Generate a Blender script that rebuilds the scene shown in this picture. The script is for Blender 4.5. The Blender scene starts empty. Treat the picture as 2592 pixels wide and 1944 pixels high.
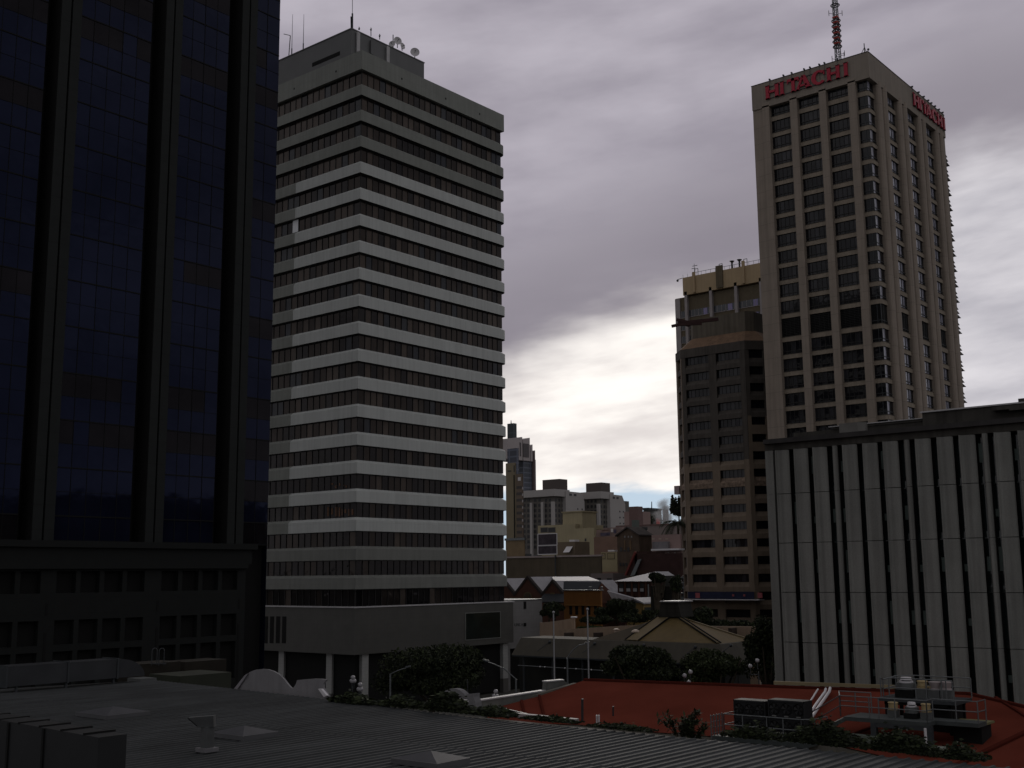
import bpy, math, random
from mathutils import Vector, Matrix, noise as mnoise
random.seed(7)
PI = math.pi
SC = bpy.context.scene
COL = SC.collection

# ------------------------------------------------------------------ camera
# world grid: +X runs up one street (away, to the right), +Y up the other (away, to the left), metres, street level z = 0
YAW, PITCH, ROLL, FPX = 0.68938, 0.1635, -0.009686, 2930.0
EYE = Vector((0, 0, 17.0))
FW = Vector((math.cos(YAW)*math.cos(PITCH), math.sin(YAW)*math.cos(PITCH), math.sin(PITCH)))
_r = FW.cross(Vector((0, 0, 1))).normalized(); _u = _r.cross(FW)
RT = _r*math.cos(ROLL)+_u*math.sin(ROLL); UP = -_r*math.sin(ROLL)+_u*math.cos(ROLL)
cam = bpy.data.cameras.new('camera'); cam.sensor_width = 36; cam.lens = FPX/2592*36; cam.clip_start = .5; cam.clip_end = 12000
camo = bpy.data.objects.new('camera', cam); COL.objects.link(camo)
camo.matrix_world = Matrix(((RT.x, UP.x, -FW.x, EYE.x), (RT.y, UP.y, -FW.y, EYE.y), (RT.z, UP.z, -FW.z, EYE.z), (0, 0, 0, 1)))
SC.camera = camo

# ------------------------------------------------------------------ world
SUN_AZ = math.radians(31.0); SUN_EL = math.radians(14.0)
world = bpy.data.worlds.new('World'); SC.world = world; world.use_nodes = True
NT = world.node_tree; NT.nodes.clear()
def wn(t, **k):
    n = NT.nodes.new(t)
    for a, b in k.items(): setattr(n, a, b)
    return n
def lk(a, b): NT.links.new(a, b)
def wmath(op, a, b=None, c=None, clamp=False):
    n = wn('ShaderNodeMath', operation=op); n.use_clamp = clamp
    for i, v in enumerate((a, b, c)):
        if v is None: continue
        if isinstance(v, (int, float)): n.inputs[i].default_value = v
        else: lk(v, n.inputs[i])
    return n.outputs[0]
def wstep(v, lo, hi):
    n = wn('ShaderNodeMapRange'); n.interpolation_type = 'SMOOTHSTEP'
    lk(v, n.inputs[0]); n.inputs[1].default_value = lo; n.inputs[2].default_value = hi
    return n.outputs[0]
def wmix(f, a, b):
    n = wn('ShaderNodeMix', data_type='RGBA')
    if isinstance(f, (int, float)): n.inputs[0].default_value = f
    else: lk(f, n.inputs[0])
    for i, v in ((6, a), (7, b)):
        if isinstance(v, tuple): n.inputs[i].default_value = (v[0], v[1], v[2], 1)
        else: lk(v, n.inputs[i])
    return n.outputs[2]
def wnoise(vec, sc, det=4, rough=.5):
    n = wn('ShaderNodeTexNoise'); n.inputs['Scale'].default_value = sc; n.inputs['Detail'].default_value = det
    n.inputs['Roughness'].default_value = rough; lk(vec, n.inputs['Vector']); return n.outputs[0]
tc = wn('ShaderNodeTexCoord')
sep = wn('ShaderNodeSeparateXYZ'); lk(tc.outputs['Generated'], sep.inputs[0])
dx, dy, dz = sep.outputs
# azimuth in degrees, positive clockwise from the street axis the camera looks along; elevation in degrees
ca, sa = math.cos(YAW), math.sin(YAW)
fwd = wmath('ADD', wmath('MULTIPLY', dx, ca), wmath('MULTIPLY', dy, sa))
sid = wmath('SUBTRACT', wmath('MULTIPLY', dx, sa), wmath('MULTIPLY', dy, ca))
az = wmath('MULTIPLY', wmath('ARCTAN2', sid, fwd), 57.2958)
el = wmath('MULTIPLY', wmath('ARCSINE', dz), 57.2958)
cv = wn('ShaderNodeCombineXYZ'); lk(wmath('MULTIPLY', az, .045), cv.inputs[0]); lk(wmath('MULTIPLY', el, .115), cv.inputs[1])
cv2 = wn('ShaderNodeCombineXYZ'); lk(wmath('ADD', wmath('MULTIPLY', az, .035), wmath('MULTIPLY', el, .05)), cv2.inputs[0]); lk(wmath('SUBTRACT', wmath('MULTIPLY', el, .155), wmath('MULTIPLY', az, .03)), cv2.inputs[1])
n1 = wnoise(cv.outputs[0], 1.6, 5, .55)
n2 = wnoise(cv2.outputs[0], 1.9, 5, .5)
n3 = wnoise(cv2.outputs[0], 6.0, 4, .55)
nn1 = wmath('SUBTRACT', n1, .5); nn2 = wmath('SUBTRACT', n2, .5); nn3 = wmath('SUBTRACT', n3, .5)
# upper cloud deck: lilac grey, darker towards the edge of the bank
deck = wmix(wstep(wmath('ADD', wmath('MULTIPLY', nn1, 1.0), wmath('MULTIPLY', nn2, 1.1)), -.38, .38), (2.3, 2.12, 2.5), (3.75, 3.5, 3.95))
# edge of the bank climbs to the right
edge = wmath('ADD', wmath('MULTIPLY', az, .36), 10.8)
edge = wmath('MINIMUM', edge, 19.0)
edge = wmath('MAXIMUM', edge, 7.0)
dist = wmath('ADD', wmath('SUBTRACT', edge, el), wmath('ADD', wmath('MULTIPLY', nn1, 4.0), wmath('MULTIPLY', nn2, 4.5)))   # >0 below the edge
darkb = wmath('MULTIPLY', wstep(dist, -8.5, -1.6), .75)
deck = wmix(darkb, deck, (1.8, 1.64, 1.9))
brt = wmix(wstep(wmath('ADD', nn2, wmath('MULTIPLY', nn3, .5)), -.24, .17), (5.8, 5.4, 5.25), (8.3, 7.9, 7.5))
rgt = wmix(wstep(wmath('ADD', nn2, wmath('MULTIPLY', nn3, .5)), -.3, .3), (3.4, 3.3, 3.65), (5.6, 5.4, 5.65))
brt = wmix(wstep(az, 9.0, 17.0), brt, rgt)
brt = wmix(wstep(wmath('MULTIPLY', az, -1.0), 16.0, 30.0), brt, (3.0, 2.8, 3.2))
cloud = wmix(wstep(dist, -1.2, 2.6), deck, brt)
# clear strip low over the horizon: the sky itself
sky = wn('ShaderNodeTexSky', sky_type='NISHITA'); sky.sun_disc = False; sky.sun_elevation = SUN_EL; sky.sun_rotation = PI/2-SUN_AZ
sky.air_density = 1.0; sky.dust_density = .3; sky.ozone_density = 2.0
clear = wmix(.97, sky.outputs[0], (3.3, 4.4, 5.6))
lowm = wmath('SUBTRACT', 1.0, wstep(wmath('ADD', el, wmath('ADD', wmath('MULTIPLY', nn3, 1.6), wmath('MULTIPLY', nn2, 2.2))), 3.7, 4.5))
lowm = wmath('MULTIPLY', lowm, wmath('SUBTRACT', 1.0, wstep(wmath('ABSOLUTE', az), 16.0, 34.0)))
cloud = wmix(wmath('MULTIPLY', lowm, .96), cloud, clear)
# unseen overcast overhead and behind, brightness set to shape the ambient light
over = wmix(wstep(n1, .3, .7), (2.6, 2.5, 2.6), (3.9, 3.75, 3.8))
cloud = wmix(wstep(el, 32.0, 55.0), cloud, over)
rear = wmix(wstep(n1, .3, .7), (1.7, 1.68, 1.78), (3.2, 3.12, 3.2))
cloud = wmix(wstep(wmath('ABSOLUTE', az), 30.0, 75.0), cloud, rear)
cloud = wmix(wstep(el, -1.5, 0.0), (.5, .5, .5), cloud)
bg = wn('ShaderNodeBackground'); bg.inputs[1].default_value = .1; lk(cloud, bg.inputs[0])
wo = wn('ShaderNodeOutputWorld'); lk(bg.outputs[0], wo.inputs[0])
world.cycles.sampling_method = 'MANUAL'; world.cycles.sample_map_resolution = 512

sd = bpy.data.lights.new('sun', 'SUN'); sd.energy = .5; sd.angle = math.radians(18); sd.color = (1, .93, .84)
sun = bpy.data.objects.new('sun', sd); COL.objects.link(sun)
sdir = Vector((math.cos(SUN_AZ)*math.cos(SUN_EL), math.sin(SUN_AZ)*math.cos(SUN_EL), math.sin(SUN_EL)))
sun.rotation_euler = sdir.to_track_quat('Z', 'Y').to_euler()
SC.view_settings.view_transform = 'Standard'; SC.view_settings.look = 'None'
SC.view_settings.exposure = 0.4; SC.view_settings.gamma = 1.0

# ------------------------------------------------------------------ helpers
def ray(x, y): return FW + RT*((x-1296)/FPX) + UP*((972-y)/FPX)
def onX(X, x, y): d = ray(x, y); return EYE + d*(X/d.x)
def onY(Y, x, y): d = ray(x, y); return EYE + d*(Y/d.y)
def onZ(Z, x, y): d = ray(x, y); return EYE + d*((Z-17.0)/d.z)
def onD(D, x, y): return EYE + ray(x, y)*D
MATS = {}
def mat(name, rgb, rough=.8, var=.12, scale=.6, metal=0.0, spec=.3, joint=None, streak=0.0, bump=0.0, emit=None, grain=0.0):
    """joint=(width,height,line,darkness): panel or block joints laid on vertical faces"""
    if name in MATS: return MATS[name]
    m = bpy.data.materials.new(name); m.use_nodes = True; t = m.node_tree; b = t.nodes['Principled BSDF']
    def N(ty): return t.nodes.new(ty)
    co = N('ShaderNodeTexCoord').outputs['Object']
    nz = N('ShaderNodeTexNoise'); nz.inputs['Scale'].default_value = scale; nz.inputs['Detail'].default_value = 5; t.links.new(co, nz.inputs['Vector'])
    mr = N('ShaderNodeMapRange'); mr.inputs[1].default_value = .3; mr.inputs[2].default_value = .7
    mr.inputs[3].default_value = 1-var; mr.inputs[4].default_value = 1+var; t.links.new(nz.outputs[0], mr.inputs[0])
    fac = mr.outputs[0]
    def mul(a, bb):
        q = N('ShaderNodeMath'); q.operation = 'MULTIPLY'; t.links.new(a, q.inputs[0]); t.links.new(bb, q.inputs[1]); return q.outputs[0]
    if streak:
        mp = N('ShaderNodeMapping'); mp.inputs['Scale'].default_value = (1.6, 1.6, .07); t.links.new(co, mp.inputs[0])
        ns = N('ShaderNodeTexNoise'); ns.inputs['Scale'].default_value = 1.3; ns.inputs['Detail'].default_value = 6; t.links.new(mp.outputs[0], ns.inputs['Vector'])
        m2 = N('ShaderNodeMapRange'); m2.inputs[1].default_value = .35; m2.inputs[2].default_value = .6; m2.inputs[3].default_value = 1-streak; m2.inputs[4].default_value = 1.0
        t.links.new(ns.outputs[0], m2.inputs[0]); fac = mul(fac, m2.outputs[0])
    if grain:
        ng = N('ShaderNodeTexNoise'); ng.inputs['Scale'].default_value = 14; ng.inputs['Detail'].default_value = 2; t.links.new(co, ng.inputs['Vector'])
        m4 = N('ShaderNodeMapRange'); m4.inputs[1].default_value = .3; m4.inputs[2].default_value = .7; m4.inputs[3].default_value = 1-grain; m4.inputs[4].default_value = 1+grain
        t.links.new(ng.outputs[0], m4.inputs[0]); fac = mul(fac, m4.outputs[0])
    if joint:
        sx = N('ShaderNodeSeparateXYZ'); t.links.new(co, sx.inputs[0])
        ad = N('ShaderNodeMath'); ad.operation = 'ADD'; t.links.new(sx.outputs[0], ad.inputs[0]); t.links.new(sx.outputs[1], ad.inputs[1])
        cb = N('ShaderNodeCombineXYZ'); t.links.new(ad.outputs[0], cb.inputs[0]); t.links.new(sx.outputs[2], cb.inputs[1])
        br = N('ShaderNodeTexBrick'); br.offset = joint[4] if len(joint) > 4 else 0.0; br.inputs['Scale'].default_value = 1.0
        br.inputs['Brick Width'].default_value = joint[0]; br.inputs['Row Height'].default_value = joint[1]
        br.inputs['Mortar Size'].default_value = joint[2]; br.inputs['Mortar Smooth'].default_value = .1; br.inputs['Bias'].default_value = 0
        br.inputs['Color1'].default_value = (1, 1, 1, 1); br.inputs['Color2'].default_value = (.94, .94, .94, 1); br.inputs['Mortar'].default_value = (joint[3],)*3+(1,)
        t.links.new(cb.outputs[0], br.inputs['Vector'])
        fac = mul(fac, br.outputs['Color'])
    sc = N('ShaderNodeVectorMath'); sc.operation = 'SCALE'; sc.inputs[0].default_value = rgb; t.links.new(fac, sc.inputs['Scale'])
    t.links.new(sc.outputs[0], b.inputs['Base Color'])
    b.inputs['Roughness'].default_value = rough; b.inputs['Metallic'].default_value = metal; b.inputs['Specular IOR Level'].default_value = spec
    if bump:
        bp = N('ShaderNodeBump'); bp.inputs['Strength'].default_value = bump; bp.inputs['Distance'].default_value = .05
        n5 = N('ShaderNodeTexNoise'); n5.inputs['Scale'].default_value = 3; n5.inputs['Detail'].default_value = 6; t.links.new(co, n5.inputs['Vector'])
        t.links.new(n5.outputs[0], bp.inputs['Height']); t.links.new(bp.outputs[0], b.inputs['Normal'])
    if emit: b.inputs['Emission Color'].default_value = emit+(1,); b.inputs['Emission Strength'].default_value = 1.0
    MATS[name] = m
    return m
def glass(name, rgb, rough=.04, ior=1.5, var=.3, wav=.02, spec=.5, tint=None):
    if name in MATS: return MATS[name]
    m = mat(name, rgb, rough, var, .35, spec=spec)
    t = m.node_tree; b = t.nodes['Principled BSDF']; b.inputs['IOR'].default_value = ior
    if tint: b.inputs['Specular Tint'].default_value = tint+(1,)
    n = t.nodes.new('ShaderNodeTexNoise'); n.inputs['Scale'].default_value = .5; n.inputs['Detail'].default_value = 2
    bp = t.nodes.new('ShaderNodeBump'); bp.inputs['Strength'].default_value = 1; bp.inputs['Distance'].default_value = wav
    co = t.nodes.new('ShaderNodeTexCoord'); t.links.new(co.outputs['Object'], n.inputs['Vector'])
    t.links.new(n.outputs[0], bp.inputs['Height']); t.links.new(bp.outputs[0], b.inputs['Normal'])
    return m

ORG = {}
def tag(o, label=None, cat=None, group=None, kind=None):
    if label: o['label'] = label
    if cat: o['category'] = cat
    if group: o['group'] = group
    if kind: o['kind'] = kind
    return o
def thing(name, label, cat, loc=(0, 0, 0), group=None):
    o = bpy.data.objects.new(name, None); COL.objects.link(o); o.location = loc; o.empty_display_size = .5
    ORG[o] = Vector(loc); return tag(o, label, cat, group)
class MB:
    def __init__(s): s.v = []; s.f = []; s.m = []; s.smooth = []
    def face(s, pts, mi=0, sm=False):
        b = len(s.v); s.v += [tuple(p) for p in pts]; s.f.append(tuple(range(b, b+len(pts)))); s.m.append(mi); s.smooth.append(sm)
    def idx(s, pts, faces, mi=0, sm=False):
        b = len(s.v); s.v += [tuple(p) for p in pts]
        for f in faces: s.f.append(tuple(b+i for i in f)); s.m.append(mi); s.smooth.append(sm)
    def box(s, x0, x1, y0, y1, z0, z1, mi=0):
        x0, x1 = min(x0, x1), max(x0, x1); y0, y1 = min(y0, y1), max(y0, y1); z0, z1 = min(z0, z1), max(z0, z1)
        p = [(x0, y0, z0), (x1, y0, z0), (x1, y1, z0), (x0, y1, z0), (x0, y0, z1), (x1, y0, z1), (x1, y1, z1), (x0, y1, z1)]
        s.idx(p, [(0, 3, 2, 1), (4, 5, 6, 7), (0, 1, 5, 4), (1, 2, 6, 5), (2, 3, 7, 6), (3, 0, 4, 7)], mi); return s
    def prism(s, pts, ext, mi=0, sm=False):
        """closed polygon swept along ext"""
        n = len(pts); e = Vector(ext); P = [Vector(p) for p in pts]
        s.idx(P+[p+e for p in P], [tuple(range(n-1, -1, -1)), tuple(range(n, 2*n))], mi)
        for i in range(n):
            j = (i+1) % n
            s.idx([P[i], P[j], P[j]+e, P[i]+e], [(0, 1, 2, 3)], mi, sm)
        return s
    def plan(s, poly, z0, z1, mi=0): return s.prism([(p[0], p[1], z0) for p in poly], (0, 0, z1-z0), mi)
    def tube(s, a, b, r, n=8, r2=None, mi=0, caps=True):
        a = Vector(a); b = Vector(b); d = (b-a)
        if d.length < 1e-6: return s
        q = d.to_track_quat('Z', 'Y'); r2 = r if r2 is None else r2
        P = [a+q @ Vector((math.cos(2*PI*i/n)*r, math.sin(2*PI*i/n)*r, 0)) for i in range(n)]
        Q = [b+q @ Vector((math.cos(2*PI*i/n)*r2, math.sin(2*PI*i/n)*r2, 0)) for i in range(n)]
        s.idx(P+Q, [(i, (i+1) % n, n+(i+1) % n, n+i) for i in range(n)], mi, n > 5)
        if caps: s.face(P[::-1], mi); s.face(Q, mi)
        return s
    def path(s, pts, r, n=6, mi=0):
        for a, b in zip(pts[:-1], pts[1:]): s.tube(a, b, r, n, mi=mi)
        return s
    def ball(s, c, r, n=12, m=8, mi=0, sz=1.0):
        c = Vector(c); P = []
        for j in range(m+1):
            t = PI*j/m
            for i in range(n): P.append(c+Vector((math.cos(2*PI*i/n)*math.sin(t)*r, math.sin(2*PI*i/n)*math.sin(t)*r, math.cos(t)*r*sz)))
        F = []
        for j in range(m):
            for i in range(n):
                a, b = j*n+i, j*n+(i+1) % n
                if j == 0: F.append((a, b+n, a+n)[::-1] if 0 else (a, a+n, b+n))
                elif j == m-1: F.append((a, a+n, b))
                else: F.append((a, a+n, b+n, b))
        s.idx(P, F, mi, True); return s
    def beam(s, a, b, w, h, mi=0):
        """rectangular bar from a to b, w across, h up"""
        a = Vector(a); b = Vector(b); d = (b-a).normalized(); sd_ = d.cross(Vector((0, 0, 1)))
        if sd_.length < 1e-4: sd_ = Vector((1, 0, 0))
        sd_.normalize(); u = sd_.cross(d).normalized(); P = []
        for e in (a, b):
            for i, j in ((-1, -1), (1, -1), (1, 1), (-1, 1)): P.append(e+sd_*(i*w/2)+u*(j*h/2))
        s.idx(P, [(0, 3, 2, 1), (4, 5, 6, 7), (0, 1, 5, 4), (1, 2, 6, 5), (2, 3, 7, 6), (3, 0, 4, 7)], mi); return s
    def build(s, name, ms, parent=None, label=None, kind=None, loc=None):
        if not isinstance(ms, (list, tuple)): ms = [ms]
        org = ORG[parent] if parent is not None else Vector(loc or (0, 0, 0))
        me = bpy.data.meshes.new(name); me.from_pydata([(v[0]-org.x, v[1]-org.y, v[2]-org.z) for v in s.v], [], s.f)
        for m in ms: me.materials.append(m)
        me.polygons.foreach_set('material_index', s.m); me.polygons.foreach_set('use_smooth', s.smooth); me.update()
        o = bpy.data.objects.new(name, me); COL.objects.link(o)
        if parent is not None: o.parent = parent
        else: o.location = org
        ORG[o] = org
        if label: o['label'] = label
        if kind: o['kind'] = kind
        return o
def solo(name, mb, ms, label, cat, group=None, loc=None):
    if loc is None:
        xs = [v[0] for v in mb.v]; ys = [v[1] for v in mb.v]; zs = [v[2] for v in mb.v]
        loc = ((min(xs)+max(xs))/2, (min(ys)+max(ys))/2, min(zs))
    return tag(mb.build(name, ms, None, loc=loc), label, cat, group)
def copy_thing(o, d, label, group=None):
    d = Vector(d)
    c = o.copy(); COL.objects.link(c); c.location = o.location+d; ORG[c] = ORG[o]+d
    for ch in list(o.children):
        k = ch.copy(); COL.objects.link(k); k.parent = c; ORG[k] = ORG[ch]+d
        for g in list(ch.children):
            q = g.copy(); COL.objects.link(q); q.parent = k
    c['label'] = label
    if group: c['group'] = group
    return c

# ------------------------------------------------------------------ materials
M_white = mat('white panel', (.50, .52, .505), .6, .03, .4, joint=(1.2, 8, .012, .72), streak=.10)
M_greyp = mat('grey panel', (.23, .24, .22), .65, .06, .4, joint=(1.2, 8, .012, .75), streak=.12)
M_greyl = mat('grey panel low', (.20, .205, .19), .65, .06, .4, joint=(1.2, 8, .012, .8), streak=.12)
M_podt = mat('podium tile', (.078, .076, .070), .5, .08, .5, joint=(.6, .6, .012, .8))
M_plant = mat('plant room cladding', (.155, .157, .16), .7, .06, .3, joint=(2.4, 30, .02, .85))
M_sof = mat('soffit shade', (.035, .036, .034), .9, .1)  # shade under bands and spandrels, painted as a dark underside
M_mull = mat('bronze mullion', (.022, .02, .02), .5, .05)
G1 = glass('bronze glass', (.020, .017, .016), spec=.22, tint=(1, .8, .7)); G2 = glass('bronze glass dark', (.008, .0075, .0085), spec=.22, tint=(.9, .8, .8)); G3 = glass('bronze glass blind', (.052, .042, .036), rough=.12, spec=.25, tint=(1, .8, .7)); G4 = glass('bronze glass blue', (.020, .022, .030), spec=.25)
M_beige = mat('beige concrete', (.275, .23, .192), .85, .07, .35, joint=(30, 3.52, .03, .6), streak=.12, grain=.05)
M_beige2 = mat('beige spandrel', (.262, .220, .175), .85, .08, .8, streak=.15, grain=.05)
M_beigep = mat('beige parapet', (.25, .215, .182), .85, .07, .3, streak=.12, grain=.05)
M_fins = mat('pebble concrete fin', (.212, .214, .200), .9, .08, .5, streak=.22, grain=.09, bump=.15)
M_conc = mat('dark stained concrete', (.060, .056, .050), .9, .25, .5, streak=.3, grain=.08)
M_flash = mat('metal flashing', (.45, .44, .45), .5, .1)
M_dglass = glass('green black glass', (.012, .018, .018))
M_hglass = glass('charcoal glass', (.010, .010, .013), spec=.3); M_hglass2 = glass('charcoal glass blind', (.026, .026, .031), rough=.1, spec=.3)
M_hsky = glass('lilac reflection glass', (.30, .30, .37), rough=.1)  # sky reflection on right-facing panes, put into the base colour
M_black = mat('black recess', (.006, .006, .006), .9, .1)
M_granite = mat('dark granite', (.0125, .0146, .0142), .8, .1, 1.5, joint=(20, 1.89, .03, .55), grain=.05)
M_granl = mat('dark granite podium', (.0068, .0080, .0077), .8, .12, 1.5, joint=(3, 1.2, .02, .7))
M_steel = mat('galvanised steel', (.15, .16, .165), .45, .1, 3, metal=.5)
M_dsteel = mat('dark steel', (.05, .055, .06), .5, .1, 3, metal=.3)
M_paintw = mat('white paint', (.62, .60, .62), .5, .05)
M_asph = mat('asphalt', (.045, .045, .047), .9, .2, 2)
M_grnd = mat('city ground', (.07, .068, .06), .95, .3, .05)
M_pave = mat('pavement', (.16, .155, .15), .85, .12, 1, joint=(.6, .6, .01, .8))

# ------------------------------------------------------------------ ground
g = MB(); g.face([(-3000, -3000, 0), (9000, -3000, 0), (9000, 9000, 0), (-3000, 9000, 0)]); tag(g.build('ground', M_grnd), kind='structure')
g = MB(); g.face([(84, -200, .004), (100, -200, .004), (100, 900, .004), (84, 900, .004)]); tag(g.build('road', M_asph), kind='structure')
g = MB(); g.box(100, 103, -200, 600, 0, .13); g.box(81.2, 84, 45, 600, 0, .13); tag(g.build('pavement', M_pave), kind='structure')
g = MB()
for i in range(90): g.face([(91.9, -100+i*6, .008), (92.05, -100+i*6, .008), (92.05, -97+i*6, .008), (91.9, -97+i*6, .008)])
tag(g.build('road_marking', M_paintw), kind='structure')

# ------------------------------------------------------------------ grey banded tower
def banded_tower():
    X0, Y0, X1, Y1 = 103.98, 112.25, 135.4, 146.0
    t = thing('office_tower', 'tall office tower ringed by pale and grey horizontal bands over a dark tiled podium', 'office tower', (X0, Y0, 0))
    SP = 3.75; tops = [84.67-SP*k for k in range(19)]
    def ring(mb, z0, z1, o, mi=0, bev=.35):
        # band with a slanted top, mitred corners (near one sharp, right one rounded)
        def loop(off, z):
            r = 1.3
            P = [(X0-off, Y1+off, z), (X0-off, Y0-off, z)]
            for i in range(6):
                a = -PI/2+PI/2*i/5
                P.append((X1+off-r+math.cos(a)*r, Y0-off+r+math.sin(a)*r, z))
            P.append((X1+off, Y1+off, z)); return P
        A, B, Cc = loop(o, z0), loop(o, z1-bev), loop(o-.45, z1); n = len(A)
        mb.idx(A+B+Cc, [(i, (i+1) % n, n+(i+1) % n, n+i) for i in range(n)]+[(n+i, n+(i+1) % n, 2*n+(i+1) % n, 2*n+i) for i in range(n)]+[tuple(range(2*n, 3*n))], mi)
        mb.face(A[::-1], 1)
    # corner of the white-clad stretch on the left face
    YS = 112.25+13.6
    for k, zt in enumerate(tops):
        mb = MB(); ring(mb, zt-1.80, zt, .0)
        white = 3 <= k <= 16
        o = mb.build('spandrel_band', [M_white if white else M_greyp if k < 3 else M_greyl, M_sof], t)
        if white:
            q = MB(); q.box(X0-.02, X0+.3, YS, Y1+.02, zt-1.803, zt-.353)
            q.prism([(X0-.02, YS, zt-.353), (X0+.43, YS, zt+.003), (X0+.43, YS, zt-.353)], (0, Y1-YS, 0))
            q.build('grey_panel', M_greyp, o, 'unpainted grey end of the pale band')
    rnd = random.Random(3)
    # ribbon windows, one per floor and face, set back behind the bands
    zs = [(tops[0], 86.67)]+[(tops[k+1], tops[k]-1.80) for k in range(18)]+[(13.12, tops[18]-1.80)]
    for z0, z1 in zs:
        low = z1 < 35  # low panes mostly dark: reflections of dark surroundings put into the glass colour
        for face in (0, 1):
            mb = MB(); mm = MB(); b = .55
            L0, L1 = (Y0+b, Y1) if face == 0 else (X0+b, X1-.85)
            n = 26; w = (L1-L0)/n
            for i in range(n):
                a0, a1 = L0+w*i, L0+w*(i+1)
                r = rnd.random(); mi = (1 if r < .7 else 0 if r < .93 else 2) if low else (0 if r < .4 else 1 if r < .62 else 2 if r < .88 else 3)
                dpt = rnd.uniform(-.006, .006)
                if face == 0: mb.face([(X0+b+dpt, a1, z0), (X0+b-dpt, a0, z0), (X0+b-dpt, a0, z1), (X0+b+dpt, a1, z1)], mi); mm.box(X0+b-.09, X0+b+.05, a0-.035, a0+.035, z0, z1)
                else: mb.face([(a0, Y0+b+dpt, z0), (a1, Y0+b-dpt, z0), (a1, Y0+b-dpt, z1), (a0, Y0+b+dpt, z1)], mi); mm.box(a0-.035, a0+.035, Y0+b-.09, Y0+b+.05, z0, z1)
            if face == 0: mm.box(X0+b-.08, X0+b+.04, L0, L1, z1-.1, z1)
            else: mm.box(L0, L1, Y0+b-.08, Y0+b+.04, z1-.1, z1)
            w_ = mb.build('ribbon_window', [G1, G2, G3, G4], t); mm.build('mullion', M_mull, w_)
    # one bright pane on the left face, its reflection put into the colour
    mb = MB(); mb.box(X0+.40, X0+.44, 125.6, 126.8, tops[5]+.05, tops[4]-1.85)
    mb.build('pale_pane', mat('pale reflection', (.8, .82, .85), .4, .03), t)
    MCu = mat('warm blind strip', (.16, .085, .05), .8, .3)
    for (xa, xb, ya_, yb_, n_) in ((828, 896, 1283, 1308, 8), (838, 892, 1223, 1236, 6)):
        for i in range(n_):
            x = xa+(xb-xa)*(i+rnd.uniform(0, .5))/n_; p = onX(X0+.5, x, ya_); q = onX(X0+.5, x+rnd.uniform(2, 5), yb_)
            mb = MB(); mb.box(X0+.50, X0+.52, p.y, q.y, q.z+rnd.uniform(0, .5), p.z-rnd.uniform(0, .4)); mb.build('blind_strip', MCu, t)
    core = MB(); core.box(X0+.8, X1-.88, Y0+.8, Y1-.2, 0.2, 89.3); core.build('core', M_black, t)
    # crown: deep grey parapet and plant room
    mb = MB(); mb.box(X0, X1-.6, Y0, Y1, 86.67, 89.45)
    mb.build('parapet', M_greyp, t)
    mb = MB()
    for (a, c) in ((.09, 2.2), (.4, .8), (.75, .8)):
        pass
    for f in (.2, .55): mb.box(X0-.03, X0+.1, Y0+26*f, Y0+26*f+.22, 87.7, 87.95)
    for f in (.25, .55, .8): mb.box(X0+31*f, X0+31*f+.22, Y0-.03, Y0+.1, 87.7, 87.95)
    mb.build('weep_hole', M_black, t)
    pr = MB(); px1 = 115.6+.6
    PX0, PY0 = 104.4, 114.9
    zt = 93.6; PX1 = 119.2
    pr.box(PX0, PX1, PY0, 142, 89.0, zt); pr.box(PX0-.08, PX1+.08, PY0-.08, 142.1, zt, zt+.14)
    po = pr.build('plant_room', M_plant, t)
    lv = MB(); a, b2 = onX(PX0, 860, 155).y, onX(PX0, 790, 179).y
    lv.box(PX0-.03, PX0+.2, a, b2, 90.35, 90.95); lv.build('louvre_slot', M_black, po)
    for x_ in (907, 942, 982):
        p = onY(PY0-.25, x_, 118 if x_ > 950 else 82 if x_ < 920 else 103)
        q = MB(); q.box(p.x-.28, p.x+.28, PY0-.35, PY0-.08, p.z-3.0+(.9 if x_ == 942 else 0), p.z); q.build('antenna_panel', M_flash if x_ != 942 else M_plant, po)
    # podium
    mb = MB(); mb.box(X0-.25, X1+.25, Y0-.25, Y1+.2, 7.11, 13.0); mb.build('podium_wall', M_podt, t)
    mb = MB(); mb.box(X0-.4, X1+.4, Y0-.4, Y1+.3, 13.0, 13.16); mb.build('coping', M_flash, t)
    for i, x_ in enumerate((677, 692, 707.5, 723)):
        p = onX(X0, x_, 1590); mb = MB(); mb.box(X0-.28, X0+.1, p.y-.42, p.y+.42, onX(X0, x_, 1628).z, onX(X0, x_, 1560).z); mb.build('slot_window', M_black, t)
    a, b_ = onY(Y0, 1175, 1586), onY(Y0, 1262, 1582)
    z0, z1 = onY(Y0, 1218, 1616).z, onY(Y0, 1218, 1551).z
    mb = MB(); mb.box(a.x, b_.x, Y0-.30, Y0, z0, z1); so = mb.build('dark_screen', M_dglass, t)
    mb = MB()
    for q in ((a.x-.1, b_.x+.1, z1, z1+.1), (a.x-.1, b_.x+.1, z0-.1, z0), (a.x-.1, a.x, z0, z1), (b_.x, b_.x+.1, z0, z1)): mb.box(q[0], q[1], Y0-.33, Y0-.2, q[2], q[3])
    mb.build('screen_frame', M_greyl, so)
    MC = mat('tiled column', (.33, .33, .32), .6, .05, joint=(.8, .45, .015, .75)); MCd = mat('column base tile', (.10, .095, .09), .6, .05)
    for (kx, ky) in ((106.1, 113.0), (105.0, 117.6), (105.0, 127.3), (105.0, 136.6), (128.0, 115.6), (134.3, 113.0), (119, 116.0)):
        mb = MB(); mb.box(kx-.55, kx+.55, ky-.55, ky+.55, 2.0, 7.11); o = mb.build('column', MC, t)
        mb = MB(); mb.box(kx-.58, kx+.58, ky-.58, ky+.58, 0, 2.0); mb.build('column_base', MCd, o)
    mb = MB()
    for i in range(12): mb.box(110+i*2, 110.08+i*2, 118.9, 119.05, 0, 7)
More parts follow.
